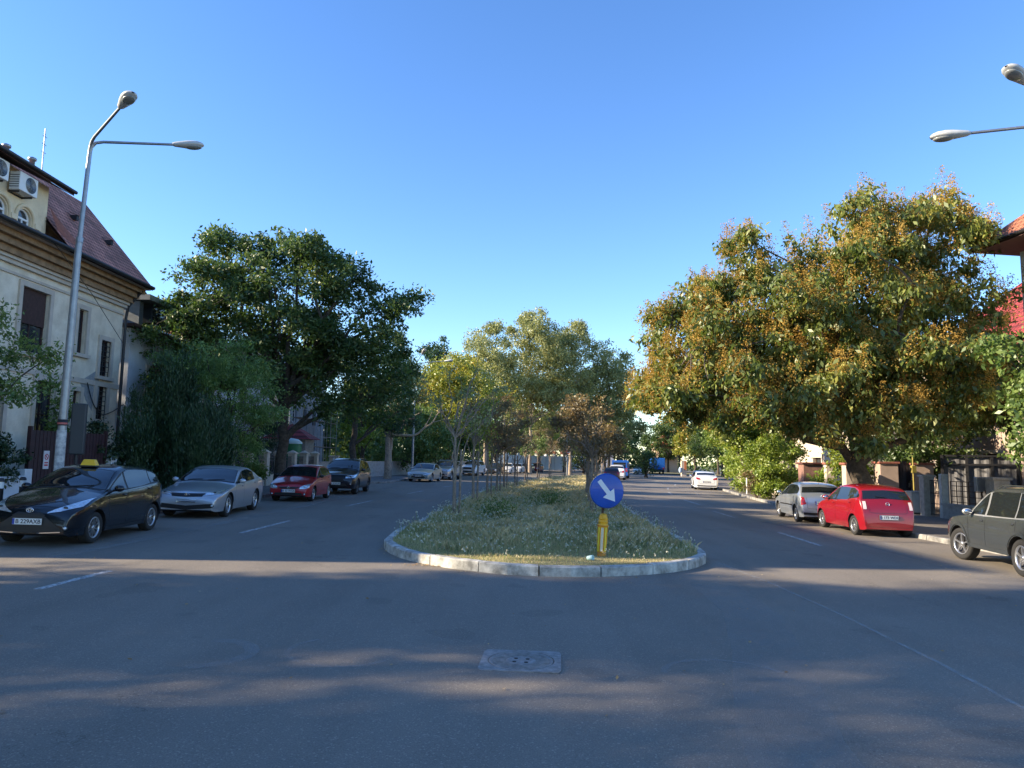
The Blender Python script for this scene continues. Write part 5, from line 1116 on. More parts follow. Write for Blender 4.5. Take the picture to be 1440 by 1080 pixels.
b = MB(); b.box(-.16, .16, -.16, .16, 0, 1.35); o = b.build('white_pillar', M_whitewall, None, bevel=.01); o.location = (-12.4, 22.1, gz(-12.4)+.12); tag(o, 'white gate pillar standing between the dark hedges', 'pillar')
o = lowwall('garden_wall', [(-12.4, 22.4), (-12.4, 30.5)], .7, .25, 'low pale wall behind the conifer and the hedge', M_whitewall)
sgb = empty('signal_box', (-11.3, 18.6, gz(-11.3)+.12), R(20), 'dark upright signal box on a post right of the tall lamp post', 'signal box'); b = MB(); b.box(-.17, .17, -.1, .1, 1.45, 2.78); b.build('housing', mat('dark_slate_metal', (.03, .035, .04), .5), sgb, bevel=.03); b = MB(); b.tube([(0, 0, -.1), (0, 0, 1.46)], .045, 10); b.build('post', M_dmetal, sgb)
def bollard(x, y, label):
    rt = empty('kerb_bollard', (x, y, gz(x)+.12), 0, label, 'bollard', 'dark bollards on the left kerb'); b = MB(); b.lathe([(.06, 0), (.055, .78), (.065, .8)], 16); b.build('post', M_dmetal, rt); b = MB(); b.lathe([(.056, .8), (.056, .93)], 16); b.build('reflective_band', M_white, rt); b = MB(); b.lathe([(.066, .93), (.066, .96), (.04, 1.0), (.001, 1.0)], 16); b.build('cap', M_dmetal, rt)
bollard(-10.15, 14.95, 'dark bollard with pale band, right one of the pair left of the taxi'); bollard(-10.0, 14.1, 'dark bollard with pale band, left one of the pair by the taxi nose')
def post_fence(x0, y0, x1, y1, n, label, pm, capm, gap_open=(), h=1.65, low=.55, rail=M_dmetal, pw=.2, grp=None, cap2=True):
    rt = empty('fence', (x0, y0, gz(x0)+.12), 0, label, 'fence'); d = Vector((x1-x0, y1-y0, 0)); L_ = d.length; d.normalize(); nn = Vector((-d.y, d.x, 0))
    for k in range(n+1):
        c = d*L_*k/n; b = MB(); b.obox(c+Vector((0, 0, h/2)), d*pw, nn*pw, (0, 0, h/2)); po = b.build('post', pm, rt); b = MB()
        b.obox(c+Vector((0, 0, h+.04)), d*(pw+.05), nn*(pw+.05), (0, 0, .04)); q0 = c+Vector((0, 0, h+.08)); e = pw+.03; b.add([q0-d*e-nn*e, q0+d*e-nn*e, q0+d*e+nn*e, q0-d*e+nn*e, q0+Vector((0, 0, .14))], [(0, 1, 4), (1, 2, 4), (2, 3, 4), (3, 0, 4)]); b.build('cap', capm, po)
    b = MB(); b.obox(d*L_/2+Vector((0, 0, low/2)), d*L_/2, nn*.12, (0, 0, low/2)); b.build('base_wall', pm, rt); b = MB(); g_ = MB(); st = L_/n
    for k in range(n):
        c0 = d*st*k; m_ = max(4, int((st-2*pw)/.13))
        for i in range(m_+1): p = c0+d*(pw+(st-2*pw)*i/m_); b.tube([p+Vector((0, 0, low)), p+Vector((0, 0, h-.12))], .012, 5)
        for z_ in (low+.08, h-.2, h-.35): b.obox(c0+d*st/2+Vector((0, 0, z_)), d*(st/2-pw), nn*.012, (0, 0, .015))
        ctr = c0+d*st/2+Vector((0, 0, (low+h)/2-.1)); b.tube([ctr+d*.11*math.cos(t)+Vector((0, 0, .2*math.sin(t))) for t in np.linspace(0, 6.29, 15)], .018, 5, caps=False)
    b.build('iron_panel', rail, rt); return rt
post_fence(-12.3, 31.2, -12.2, 44.5, 6, 'cream pillar fence with iron panels behind the big left tree trunk', M_cream, M_cream, h=1.6)
o = lowwall('yard_wall', [(-12.2, 44.8), (-11.6, 50), (-10.4, 60), (-9.0, 70), (-7, 82), (-5, 92)], 1.1, .25, 'grey yard wall along the far left pavement', M_conc)
# stone memorial post, seen by black SUV
b = MB(); b.box(-.28, .28, -.2, .2, 0, 1.45); b.box(-.34, .34, -.26, .26, 1.451, 1.56); o = b.build('stone_gatepost', M_cream, None, bevel=.02); o.location = (-11.9, 48.2, gz(-12)+.12); tag(o, 'short weathered stone gatepost behind the black SUV', 'gatepost')

# --- right side: walls, gates, houses
FX = [(14.1, 25.5), (13.45, 19.0), (13.2, 12.0)]
lowwall('concrete_wall', [(16.25, 26.85), (16.45, 22.0), (16.5, 12.0)], .5, .22, 'low concrete wall with rusty rails behind the grey off-roader', M_conc)
rl = empty('railing', (16.26, 26.5, gz(16.2)+.66), 0, 'rusty iron railing standing on the low concrete wall', 'railing'); b = MB(); d = Vector((.12, -1.9, 0)); L_ = d.length; d.normalize()
for i in range(7): p = d*L_*i/6; b.tube([p, p+Vector((0, 0, .85))], .02, 5)
for z_ in (.1, .3, .5, .68, .84): b.tube([Vector((0, 0, z_)), d*L_+Vector((0, 0, z_))], .014, 5)
b.tube([d*L_*.93+Vector((-.05, .13*math.cos(t), .45+.13*math.sin(t))) for t in np.linspace(0, 6.29, 17)], .03, 6, caps=False); b.build('bars', M_rust, rl)
def gatepost(x, y, h, w_, label, m=M_conc, cap=.05, capm=None, name='gatepost'):
    rt = empty(name, (x, y, gz(x)+.12), R(-6), label, 'gatepost'); b = MB(); b.box(-w_/2, w_/2, -w_/2, w_/2, -.1, h); b.build('shaft', m, rt, bevel=.015); b = MB(); b.box(-w_/2-cap, w_/2+cap, -w_/2-cap, w_/2+cap, h+.001, h+.09); b.build('cap', capm or m, rt, bevel=.015); return rt
gatepost(16.3, 27.0, 1.55, .24, 'thin whitewashed concrete post right of the grey utility cabinet', mat('whitewash', (.5, .5, .47), .85, var=.2, vscale=5), .0)
gatepost(16.25, 28.0, 1.5, .4, 'thick concrete gatepost next to the utility cabinet'); gatepost(16.45, 24.2, 1.5, .52, 'square stone gatepost above the off-roader bonnet', mat('old_stone', (.36, .32, .26), .9, var=.25, vscale=6, bump=.4))
b = MB(); b.box(-.16, .16, -.08, .08, 0, .5); o = b.build('meter_box', M_metal, None, bevel=.02); o.location = (16.2, 24.75, gz(16.2)+1.2); tag(o, 'small pale meter box fixed beside the square stone gatepost', 'meter box')
gm_ = empty('iron_gate', (16.27, 27.5, gz(16.2)+.12), 0, 'dark narrow iron gate between the concrete posts', 'gate'); b = MB()
for i in range(8): b.tube([(0, .3-i*.085, 0.05), (0, .3-i*.085, 1.4)], .014, 5)
for z_ in (.1, .5, .9, 1.38): b.tube([(0, .3, z_), (0, -.3, z_)], .016, 5)
b.build('bars', M_dmetal, gm_)
cb = empty('utility_cabinet', (16.45, 29.0, gz(16.4)+.12), R(12), 'grey two-door utility cabinet on the right pavement', 'cabinet'); b = MB(); b.box(-.46, .46, -.2, .2, .08, .86); b.box(-.49, .49, -.23, .23, .861, .92); b.build('casing', mat('cabinet_grey', (.40, .42, .43), .6, var=.08), cb, bevel=.008)
b = MB()
for s_ in (-1, 1): b.box(*sorted((s_*.015, s_*.44)), -.215, -.2, .13, .82)
b.build('door', mat('cabinet_door', (.43, .45, .46), .55, var=.06), cb, bevel=.004); b = MB(); b.box(-.44, .44, -.18, .18, -.02, .08); b.build('plinth', M_dmetal, cb)
# slatted grey panel fence behind
sf = empty('panel_fence', (18.5, 30.7, gz(18.5)+.12), 0, 'tall grey corrugated sheet fence behind the low concrete wall', 'fence'); b = MB(); d = Vector((2.6, -.9, 0)); L_ = d.length; d.normalize(); nn = Vector((-d.y, d.x, 0)); k = 0; s_ = 0
vs = []; NN = int(L_/.09)
for i in range(NN+1):
    o_ = nn*(-.03 if (i//2) % 2 else 0); p = d*L_*i/NN+o_; vs += [p+Vector((0, 0, .2)), p+Vector((0, 0, 2.35))]
b.add(vs, [(2*i, 2*i+2, 2*i+3, 2*i+1) for i in range(NN)]); b.build('sheet', mat('fence_grey', (.17, .17, .18), .6, .2, var=.25, vscale=2), sf)
b = MB()
for i in range(4): p = d*L_*i/3-nn*.08; b.obox(p+Vector((0, 0, 1.2)), d*.05, nn*.04, (0, 0, 1.25))
for z_ in (2.05, 2.42): b.obox(d*L_/2+Vector((0, 0, z_))-nn*.10, d*L_/2, nn*.035, (0, 0, .04))
b.build('fence_frame', M_dmetal, sf)
# brick capped walls further up
gatepost(14.5, 30.6, 1.9, .5, 'pale gatepost with brick-red cap left of the thick tree trunk', mat('pale_pillar', (.5, .40, .32), .85, var=.15), .08, M_brickred)
gatepost(16.35, 31.2, 2.0, .75, 'wide pinkish gatepost with brick-red cap just right of the thick trunk', M_pink, .06, M_brickred)
gatepost(17.95, 31.4, 2.0, .8, 'pinkish gatepost with rounded brick cap by the dark blue gate', M_pink, .05, M_brickred)
dg = empty('blue_gate', (17.15, 31.4, gz(17.1)+.12), R(5), 'dark navy sheet gate between the pinkish gateposts', 'gate'); b = MB(); b.box(-.42, .42, -.02, .02, .05, 2.15)
for i in range(6): b.box(-.38+i*.14, -.34+i*.14, -.032, -.02, .1, 2.1)
b.build('leaf', mat('navy_sheet', (.008, .014, .035), .5), dg); b = MB(); b.box(.28, .34, -.05, -.02, 1.0, 1.2); b.build('handle', M_metal, dg)
b = MB(); M_gas = mat('gas_yellow', (.28, .23, .05), .6, var=.15); b.tube([(0, 0, 0), (0, 0, 2.9)], .03, 8); b.tube([(0, 0, 2.9), (-2.2, .5, 2.85)], .025, 8); b.tube([(-2.2, .5, 2.85), (-2.2, .5, 1.2)], .025, 8); b.box(-.09, .09, -.1, .06, 1.65, 1.95)
o = b.build('gas_pipe', M_gas, None); o.location = (17.35, 30.85, gz(17.3)+.12); tag(o, 'yellow gas pipe bending over the dark navy gate', 'gas pipe')
gatepost(14.5, 32.6, 1.9, .35, 'slim pale gatepost with red cap behind the silver hatchback', mat('pale_pillar_b', (.5, .42, .36), .85), .06, M_brickred)
gatepost(14.65, 35.0, 1.9, .9, 'broad brown gatepost with dark red cap, left end of the brick entrance', mat('brown_pillar', (.24, .13, .10), .85, var=.2), .08, mat('dark_red_cap', (.10, .03, .025), .8))
lowwall('brick_wall', [(14.5, 30.95), (14.5, 32.35)], .85, .28, 'low pale wall with sloped red coping behind the silver hatchback', M_cream, capm=M_brickred)
lowwall('brick_wall', [(14.5, 32.85), (14.6, 34.5)], .8, .28, 'brown low wall with reddish coping beside the broad gatepost', mat('brown_wall', (.20, .13, .10), .85, var=.2), capm=M_brickred)
lowwall('stone_wall', [(16.0, 42), (17.0, 48), (19, 56), (22, 68), (26.5, 84), (34, 100)], 1.1, .25, 'pale yard wall along the right pavement behind the bushes', M_cream)
b = MB(); 
for i in range(5):
    for j in range(4): b.box(-.03, .03, i*.22, i*.22+.04, 0, .9) if j == 0 else None
for j in range(4): b.box(-.028, .028, 0, .92, j*.28, j*.28+.05)
o = b.build('lattice_panel', mat('orange_lattice', (.5, .2, .06), .7), None); o.location = (14.9, 36.2, gz(14.9)+.7); o.rotation_euler = (0, 0, R(-10)); tag(o, 'small orange lattice panel on the wall above the silver hatchback', 'lattice')

# pink house behind the right tree, red roof
simple_house('house', 21.2, 25, 37, 9, 7.0, 4.6, 'pinkish stuccoed house with bright red tiled roof behind the big right tree', M_pink, M_tilered, [(1.5, 2.8, .9, 2.6), (5, 6.2, .9, 2.6), (8.5, 9.8, .9, 2.6), (1.5, 2.8, 4.2, 6.0), (5, 6.2, 4.2, 6.0), (8.5, 9.8, 4.2, 6)], face=-1, hip=3.5, ov=.6)
# tower with orange tiles at the top right
tw = empty('corner_tower', (19.1, 21.6, gz(19)+.12), R(8), 'square house tower with orange tiled roof and wide eaves at the right edge', 'tower')
b = MB(); b.box(-1.9, 1.9, -1.9, 1.9, 0, 9.15); b.build('wall', [M_cream], tw); b = MB(); h0 = 9.5; e = 2.85
V = [(-e, -e, h0), (e, -e, h0), (e, e, h0), (-e, e, h0), (-1.15, -1.15, h0+1.5), (1.15, -1.15, h0+1.5), (1.15, 1.15, h0+1.5), (-1.15, 1.15, h0+1.5)]
b.add(V, [(0, 1, 5, 4), (1, 2, 6, 5), (2, 3, 7, 6), (3, 0, 4, 7)]); b.add([(-1.1, -1.1, h0+1.45), (1.1, -1.1, h0+1.45), (1.1, 1.1, h0+1.45), (-1.1, 1.1, h0+1.45), (-1.1, -1.1, h0+2.0), (1.1, -1.1, h0+2.0), (1.1, 1.1, h0+2.0), (-1.1, 1.1, h0+2.0)], [(0, 1, 5, 4), (1, 2, 6, 5), (2, 3, 7, 6), (3, 0, 4, 7)], 1)
b.add([(-1.5, -1.5, h0+1.95), (1.5, -1.5, h0+1.95), (1.5, 1.5, h0+1.95), (-1.5, 1.5, h0+1.95), (0, 0, h0+3.0)], [(0, 1, 4), (1, 2, 4), (2, 3, 4), (3, 0, 4), (3, 2, 1, 0)]); b.build('roof', [M_tileor, M_stuccoy], tw)
b = MB(); b.box(-e, e, -e, e, h0-.16, h0-.02); b.build('eaves', M_brown, tw)
b = MB(); b.tube([(-e-.04, -e-.04, h0-.05), (e+.04, -e-.04, h0-.05), (e+.04, e+.04, h0-.05), (-e-.04, e+.04, h0-.05), (-e-.04, -e-.04, h0-.05)], .07, 6); b.build('gutter', M_dmetal, tw)
for sx_2 in (-.8, .8):
    b = MB(); b.box(-1.93, -1.9, sx_2-.35, sx_2+.35, 6.6, 8.2); wn = b.build('window', M_brown, tw); b = MB(); b.box(-1.94, -1.931, sx_2-.28, sx_2+.28, 6.7, 8.1); b.build('pane', M_wglass, wn)
# house on the right further back, seen between leaves
simple_house('house', 19.5, 40, 52, 8, 6.0, 3, 'cream house with orange tiled roof behind the right roadside bushes', M_cream, M_tileor, [(2, 3.2, .9, 2.4), (6, 7.2, .9, 2.4), (2, 3.2, 3.7, 5.2)], face=-1)
# far: white fence with red posts, houses at the end
wf = empty('white_fence', (-2.2, 103, gz(-2)+.12), 0, 'white wall with red topped posts beyond the end of the island', 'fence'); d = Vector((17.5, 32, 0)); L_ = d.length; d.normalize(); nn = Vector((-d.y, d.x, 0)); b = MB(); b.obox(d*L_/2+Vector((0, 0, 1.15)), d*L_/2, nn*.1, (0, 0, 1.15)); b.build('wall_body', M_white, wf)
for k in range(12): b = MB(); b.obox(d*L_*k/11+Vector((0, 0, 1.35)), d*.3, nn*.2, (0, 0, 1.35)); po = b.build('post', M_white, wf); b = MB(); b.obox(d*L_*k/11+Vector((0, 0, 2.9)), d*.4, nn*.3, (0, 0, .2)); b.build('cap', M_brickred, po)
simple_house('house', 21, 146, 160, 9, 6.2, 3.2, 'pale far house with brown-red roof beyond the blue van', mat('far_white', (.5, .5, .52), .9), M_tilered, [(2, 3, 1, 2.4), (5, 6, 1, 2.4), (2, 3, 4, 5.4), (5, 6, 4, 5.4)], face=1)
simple_house('house', 31, 150, 157, 4, 5.5, 3, 'narrow peach house with orange roof behind the blue truck', mat('peach', (.62, .45, .33), .9), M_tileor, [(1, 2, 1, 2.4), (4, 5, 1, 2.4), (1, 2, 3.5, 5.0), (4, 5, 3.5, 5.0)], face=-1)
# post by the right kerb far away
pp = empty('kerb_post', (25.6, 106, gz(25.6)+.12), 0, 'pale and orange post standing at the bend of the right kerb', 'post'); b = MB(); b.box(-.35, .35, -.3, .3, 0, 2.3); b.build('shaft', mat('post_cream', (.6, .5, .4), .8), pp); b = MB(); b.box(.02, .36, -.32, -.301, .9, 2.2); b.build('poster', mat('poster_orange', (.6, .2, .08), .7), pp); b = MB(); b.ball((-.55, -.3, .9), .25, .2, .45); b.build('bag', mat('pale_blue', (.4, .55, .75), .7), pp)

# ------------------------------------------------------------------ trees
def seedheads(P, D, rs):
    keep = rs.uniform(size=len(P)) < .78; Q = P[keep]+D[keep]*.34; k = 130; H = np.repeat(Q, k, 0); t = rs.uniform(0, 1, len(H)); H = H+np.stack([rs.normal(size=len(H))*.16*(1-t*.7), rs.normal(size=len(H))*.16*(1-t*.7), t*.75-.2], 1)
    return leaves(H, .050, (0, 0, .3), 1, .7), L_seed
# big right tree: base (12.2,24.6)
RT = [(-.2, .2, 8.5, 3.4, 3.2, 2.7), (2.6, -.2, 9.2, 2.0, 2.4, 2.2), (-3.4, .2, 7.2, 2.6, 3.0, 2.5), (-5.5, .8, 6.2, 2.1, 2.6, 2.1), (-6.3, 1.5, 4.6, 1.5, 2.2, 1.3), (-2.8, -1.4, 5.2, 3.2, 2.4, 1.9), (1.4, -1.0, 5.6, 3.0, 2.6, 2.1), (2.6, 0, 4.3, 2.4, 2.4, 1.6), (-.6, 1.8, 4.4, 3.4, 2.8, 1.6), (-3.9, .4, 9.0, 1.2, 1.4, 1.4), (1.0, 0, 10.1, 1.3, 1.4, 1.0), (3.0, -.3, 11.0, .7, .9, .7), (4.1, 0, 6.4, 1.5, 2.2, 2.1), (3.7, -.2, 4.3, 1.5, 2, 1.4), (-5.4, -.4, 4.0, 2.2, 2.0, 1.2), (-6.7, .5, 4.5, 1.2, 1.6, 1.2), (-3.4, -1, 3.6, 1.8, 1.8, .9), (-1.2, -1.5, 3.3, 2.2, 1.5, 1.0), (1.0, -1.6, 3.4, 1.8, 1.2, .9)]
tree('broadleaf_tree', 12.25, 24.8, 'huge spreading tree with golden seed clusters over the parked cars at right', RT, 2800, 42, .20, L_hang, .36, 3.0, None, None, .42, (0, 0, -1.1), .75, .42, .48, .04, 3, seedheads, (-.2, 0), 22, limb_r=.5, twigs=160, outdir=.15)
# big left tree
LT = [(.2, 0, 9.1, 3.4, 3.2, 2.3), (-3.2, -.2, 9.0, 1.9, 2.4, 2.4), (-2.6, 0, 6.6, 2.6, 2.8, 2.0), (3.2, .3, 7.6, 2.5, 2.6, 2.0), (2.8, 1.0, 5.0, 3.0, 2.6, 2.0), (-.3, 0, 6.5, 3.0, 3.0, 2.0), (-.4, 0, 10.6, 1.8, 1.8, 1.0), (-3.0, 0, 11.0, .8, .9, .7)]
tree('broadleaf_tree', -10.1, 31.4, 'big dark green tree with forked trunk behind the red hatchback', LT, 1350, 60, .16, L_dark, .25, 3.6, None, None, .5, (0, 0, -.1), 1, .5, .42, .18, 5, None, (.1, 0), 20, limb_r=.55, twigs=160)
gLf = 'trees behind the left parked cars'
tree('broadleaf_tree', -14.3, 30.2, 'dark leafy tree in front of the white house', [(0, 0, 5.8, 2.0, 2.2, 1.8), (-.4, 0, 4.2, 1.5, 1.6, 1.3), (1.0, 0, 7.1, 1.5, 1.6, 1.1)], 260, 45, .15, L_dark, .14, 2.4, None, gLf, .45, seed=6, gap=.1)
tree('locust_tree', -10.9, 26.8, 'lighter green feathery tree arching beside the dark conifer', [(-.2, 0, 4.9, 2.0, 1.9, .9), (.9, -.3, 3.7, 1.3, 1.5, 1.1), (-1.2, 0, 4.4, 1.1, 1.3, .8), (1.0, 0, 2.6, .9, 1.0, 1.0)], 560, 52, .11, L_loc, .09, 2.6, None, None, .42, (0, 0, -.7), .8, .32, .5, .1, 7, None, (.2, 0), 12, flat=.6)
CJ = []; 
for i in range(26):
    a = RS.uniform(0, 6.28); r_ = RS.uniform(.1, 1.35)*1.35; h = 2.7-.8*r_+RS.uniform(-.2, .3); CJ.append((r_*math.cos(a), r_*math.sin(a), h*.95, .38, .38, h*.95))
tree('juniper', -11.75, 24.6, 'dark upright juniper with pointed sprays behind the silver sedan', CJ, 1400, 90, .12, L_con, .12, .6, None, None, .26, (0, 0, 1.5), .42, .2, .6, 0, 8, limbs=8, cat='conifer', flat=1.9, twigs=10, lobes=0)
tree('small_tree', -13.2, 17.3, 'small green tree with bare twigs in front of the villa at the left edge', [(-.3, .1, 4.4, 1.7, 1.7, 1.2), (.7, 0, 3.6, 1.3, 1.3, .9), (-.9, 0, 3.0, 1.3, 1.4, 1.0)], 230, 44, .10, L_mid, .08, 2.0, None, None, .38, seed=9, gap=.2, limbs=18, twigs=80, aspect=.45)
tree('ivy_hedge', -12.75, 16.4, 'dense dark ivy hedge on top of the low white wall', [(0, 0, 1.45, .7, 1.5, .7), (0, 1.3, 1.3, .7, .8, .7), (0, -1.8, 1.4, .7, 1.4, .7)], 380, 60, .085, L_ivy, .05, .8, None, None, .22, seed=10, cat='hedge', limbs=6, twigs=0, crown_name='foliage', out=.5)
tree('ivy_hedge', -12.9, 23.3, 'dark rounded hedge between the gate pillar and the juniper', [(0, -.7, 1.3, .8, 1.1, 1.1), (0, .8, 1.2, .8, 1.1, 1.0)], 320, 60, .085, L_ivy, .05, .5, None, None, .24, seed=11, cat='hedge', limbs=6, twigs=0, crown_name='foliage', out=.5)
tree('window_plant', -14.4, 22.75, 'straggly green plant growing from the terracotta flower box on the villa', [(0, 0, 2.35, .35, .6, .85)], 60, 34, .10, L_mid, .02, .9, None, None, .25, seed=12, cat='plant', limbs=6, twigs=12, crown_name='foliage')
tree('bush', -11.1, 30.0, 'small leafy bush against the cream fence', [(0, 0, .9, .7, .8, .8)], 60, 40, .11, L_mid, .03, .3, None, None, .3, seed=13, cat='bush', limbs=5, twigs=0, crown_name='foliage')
tree('spruce', -14.5, 40.2, 'blue-green spruce behind the cream fence', [(0, 0, 1.6, 2.2, 2.0, 1.3), (0, 0, 3.2, 1.6, 1.6, 1.4), (0, 0, 5.0, .9, .9, 1.3)], 260, 45, .13, L_con, .14, 3, None, None, .4, (0, 0, -.2), .9, .25, seed=14, cat='conifer')
tree('broadleaf_tree', -9.2, 41.5, 'dark tree behind the black SUV, its crown joining the big left tree', [(-.2, 0, 6.3, 2.6, 2.6, 2.0), (1.9, .5, 6.0, 2.0, 2.2, 2.0), (-2.4, 0, 6.8, 2, 2, 2.0), (1.8, 0, 8.0, 1.3, 1.4, 1.1)], 480, 50, .16, L_dark, .20, 3.6, None, gLf, .5, seed=15, gap=.1)
tree('young_tree', -9.9, 47.5, 'sunlit yellow-green small tree behind the black SUV roof', [(0, 0, 4.6, 1.2, 1.3, 1.7), (.2, 0, 3.4, 1.8, 1.6, 1.1)], 170, 44, .15, L_light, .15, 2.3, None, gLf, .4, seed=16, gap=.1)
tree('broadleaf_tree', -9.0, 52.5, 'dark evergreen tree left of the pale saloon with pale bare trunk', [(0, 0, 6.3, 2.3, 2.3, 2.8), (1.3, 0, 4.6, 1.6, 1.6, 2.0), (-1.8, 0, 4.6, 1.8, 1.8, 1.6), (1.2, .2, 8.3, 1.0, 1.0, 1.2)], 460, 50, .15, L_con, .22, 3.0, M_bark_pale, gLf, .5, (0, 0, .3), .9, .3, seed=17, stems=2, cat='tree')
b = MB(); pts = [(0, 0, 3.0), (.9, -.2, 2.95), (1.7, -.3, 3.0), (2.3, -.3, 3.5), (2.9, -.4, 3.9), (3.3, -.3, 4.6), (4.0, -.4, 4.8)]; b.tube(smooth(pts, 3), [.11-.085*i/18 for i in range(19)], 7)
for s0, e0 in (((2.3, -.3, 3.5), (2.9, -.3, 4.9)), ((3.3, -.3, 4.6), (3.6, -.3, 5.4)), ((2.9, -.4, 3.9), (4.4, -.4, 4.2)), ((3.3, -.3, 4.6), (3.0, -.3, 5.4))): b.tube([s0, tuple((p+q)/2+.1 for p, q in zip(s0, e0)), e0], [.04, .03, .01], 5)
o = b.build('bare_branch', mat('sunlit_bark', (.42, .32, .2), .9, var=.2), None); o.location = (-8.6, 51.8, gz(-8.6)+.3)
par = [q for q in bpy.data.objects if q.get('label', '').startswith('dark evergreen tree left')][0]; o.parent = par; o.location = (.4, -.7, .2)
# background trees behind left kerb, following the bend
gB = 'tall trees closing the view beyond the island'
def bgt(x, y, r, h, lm, label, seed, n=260, per=36, leaf=.26, tr=.22, low=.25, grp=gB, wide=1.0, gap=.12, axis=(0, 0, 0), cl=.8, name='background_tree', bark=None):
    E = [(0, 0, h*.66, r*wide, r, h*.30), (-r*.45, 0, h*(low+.22), r*.75*wide, r*.8, h*.2), (r*.5, 0, h*(low+.25), r*.7*wide, r*.8, h*.22), (r*.15, 0, h*.86, r*.55, r*.55, h*.13), (-r*.3, 0, h*.8, r*.5, r*.5, h*.12)]
    return tree(name, x, y, label, E, int(n*1.25), per, leaf, lm, tr, h*low, bark, grp, cl, axis, 1, .5, .45, gap, seed, None, (0, 0), 12, twigs=40)
bgt(-8.3, 63, 3.2, 6.2, L_mid, 'weeping dark green tree behind the pale saloon', 21, 340, 46, .2, low=.12, axis=(0, 0, -1.2), grp=None, name='willow')
bgt(-6.6, 73, 3.4, 6.5, L_dark, 'dark low tree behind the white SUV', 22, 300, 40, .22, low=.12, grp=None)
bgt(-5.2, 67, 3.7, 12.0, L_yel, 'yellow-green tree lit by the sun left of centre', 23, 620, 40, .20, low=.28)
bgt(-9.8, 68, 2.6, 11.2, L_brn, 'greyish brown thin-leaved tree behind the left lamp post', 24, 120, 30, .2, low=.35, gap=.3)
bgt(-9.0, 84, 2.0, 16.5, L_con, 'dark spruce tip rising above the yellow-green tree', 25, 200, 36, .3, low=.3, grp=None, name='spruce')
bgt(-3.0, 84, 3.6, 18.5, L_birch, 'loose poplar crown left of the highest treetop', 26, 520, 34, .24, low=.35, gap=.35, bark=M_bark_pale)
bgt(2.4, 90, 4.8, 21.0, L_birch, 'tallest grey-green poplar in the middle of the view', 27, 900, 38, .25, low=.28, gap=.15, bark=M_bark_pale)
bgt(7.8, 94, 5.0, 20.5, L_birch, 'broad grey-green poplar right of the tallest one', 28, 1000, 38, .25, low=.22, gap=.1, bark=M_bark_pale)
bgt(13.2, 96, 4.4, 17.0, L_birch, 'rounded greener tree closing the poplar row at right', 29, 700, 36, .28, low=.2)
bgt(-2.0, 97, 4.0, 10.5, L_mid, 'green tree in shade under the poplars', 30, 460, 34, .28, low=.15)
bgt(4.5, 112, 3.6, 10.5, L_light, 'bright lime green tree in front of the poplars', 31, 300, 34, .26, low=.3)
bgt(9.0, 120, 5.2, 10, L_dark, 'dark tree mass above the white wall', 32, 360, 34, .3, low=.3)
bgt(10.8, 106, 2.4, 4.0, L_dark, 'round dark bush at the end of the island', 33, 200, 36, .2, low=.1, grp=None, name='bush')
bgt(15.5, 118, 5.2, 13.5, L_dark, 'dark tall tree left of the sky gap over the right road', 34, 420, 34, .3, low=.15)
bgt(17.6, 93, 1.4, 3.2, L_dark, 'small dark bush under the brown young trees', 35, 60, 30, .2, low=.1, grp=None, name='bush')
gX = 'trees at the far bend of the right road'
bgt(33, 150, 5, 11, L_dark, 'dark tree behind the blue truck', 36, 300, 30, .38, grp=gX)
bgt(36.5, 142, 4.2, 9.6, L_yel, 'yellowing tree right of the blue truck', 37, 300, 30, .34, grp=gX, low=.35)
bgt(40, 138, 5, 12.5, L_dark, 'dark tree with several trunks beside the yellowing one', 38, 340, 30, .36, grp=gX, low=.35)
bgt(35.5, 120, 4.2, 9.0, L_dark, 'dark tree before the far right wall', 39, 320, 30, .32, grp=gX, low=.35)
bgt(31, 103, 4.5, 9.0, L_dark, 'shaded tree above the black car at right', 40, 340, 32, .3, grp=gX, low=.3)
bgt(26.5, 84, 4.5, 9.5, L_mid, 'green tree behind the white saloon', 41, 360, 34, .28, grp=gX, low=.25)
bgt(40, 170, 8, 15, L_dark, 'broad dark far tree at the end of the right road', 42, 300, 30, .5, grp=gX, low=.2)
bgt(24, 172, 8, 14, L_mid, 'green far tree behind the pale house', 43, 300, 30, .5, grp=gX, low=.2)
tag([sheet('far_lawn', [(24, 128), (44, 122), (70, 148), (60, 185), (30, 150)], .125, M_soil, 'worn grass strip at the far bend')][0], kind='structure')
bgt(-10, 108, 6.5, 14, L_dark, 'dark wood edge behind the far left cars', 44, 340, 32, .36, low=.1)
bgt(0, 128, 7, 13, L_mid, 'green trees behind the white wall', 45, 340, 32, .4, low=.1)
# right side bushes and small trees
tree('leaning_tree', 14.5, 42.3, 'sunlit yellow-green bushy tree leaning over the right kerb', [(-1.1, 0, 4.3, 2.2, 2.2, 1.6), (-.3, -.4, 3.1, 1.9, 1.6, 1.0), (1.2, 0, 3.5, 1.7, 1.6, 1.4), (-1.9, 0, 5.6, 1.3, 1.3, 1.0)], 620, 44, .17, L_light, .17, 2.0, None, None, .42, (0, 0, -.4), seed=50, lean=(-.9, 0), gap=.1, stems=2)
tree('bush', 14.4, 39.6, 'lit green bush between the leaning tree and the brick entrance', [(0, 0, 1.9, 1.5, 1.6, 1.7), (-.3, -.8, 1.0, 1.2, .9, .9)], 330, 44, .13, L_light, .05, .5, None, None, .35, seed=51, cat='bush', stems=3, limbs=9, crown_name='foliage')
tree('bush', 13.6, 39.2, 'brownish thin bush left of the silver hatchback', [(0, 0, 1.0, .8, .8, .9)], 50, 34, .11, L_brn, .04, .4, None, None, .3, seed=52, cat='bush', stems=3, limbs=9, crown_name='foliage')
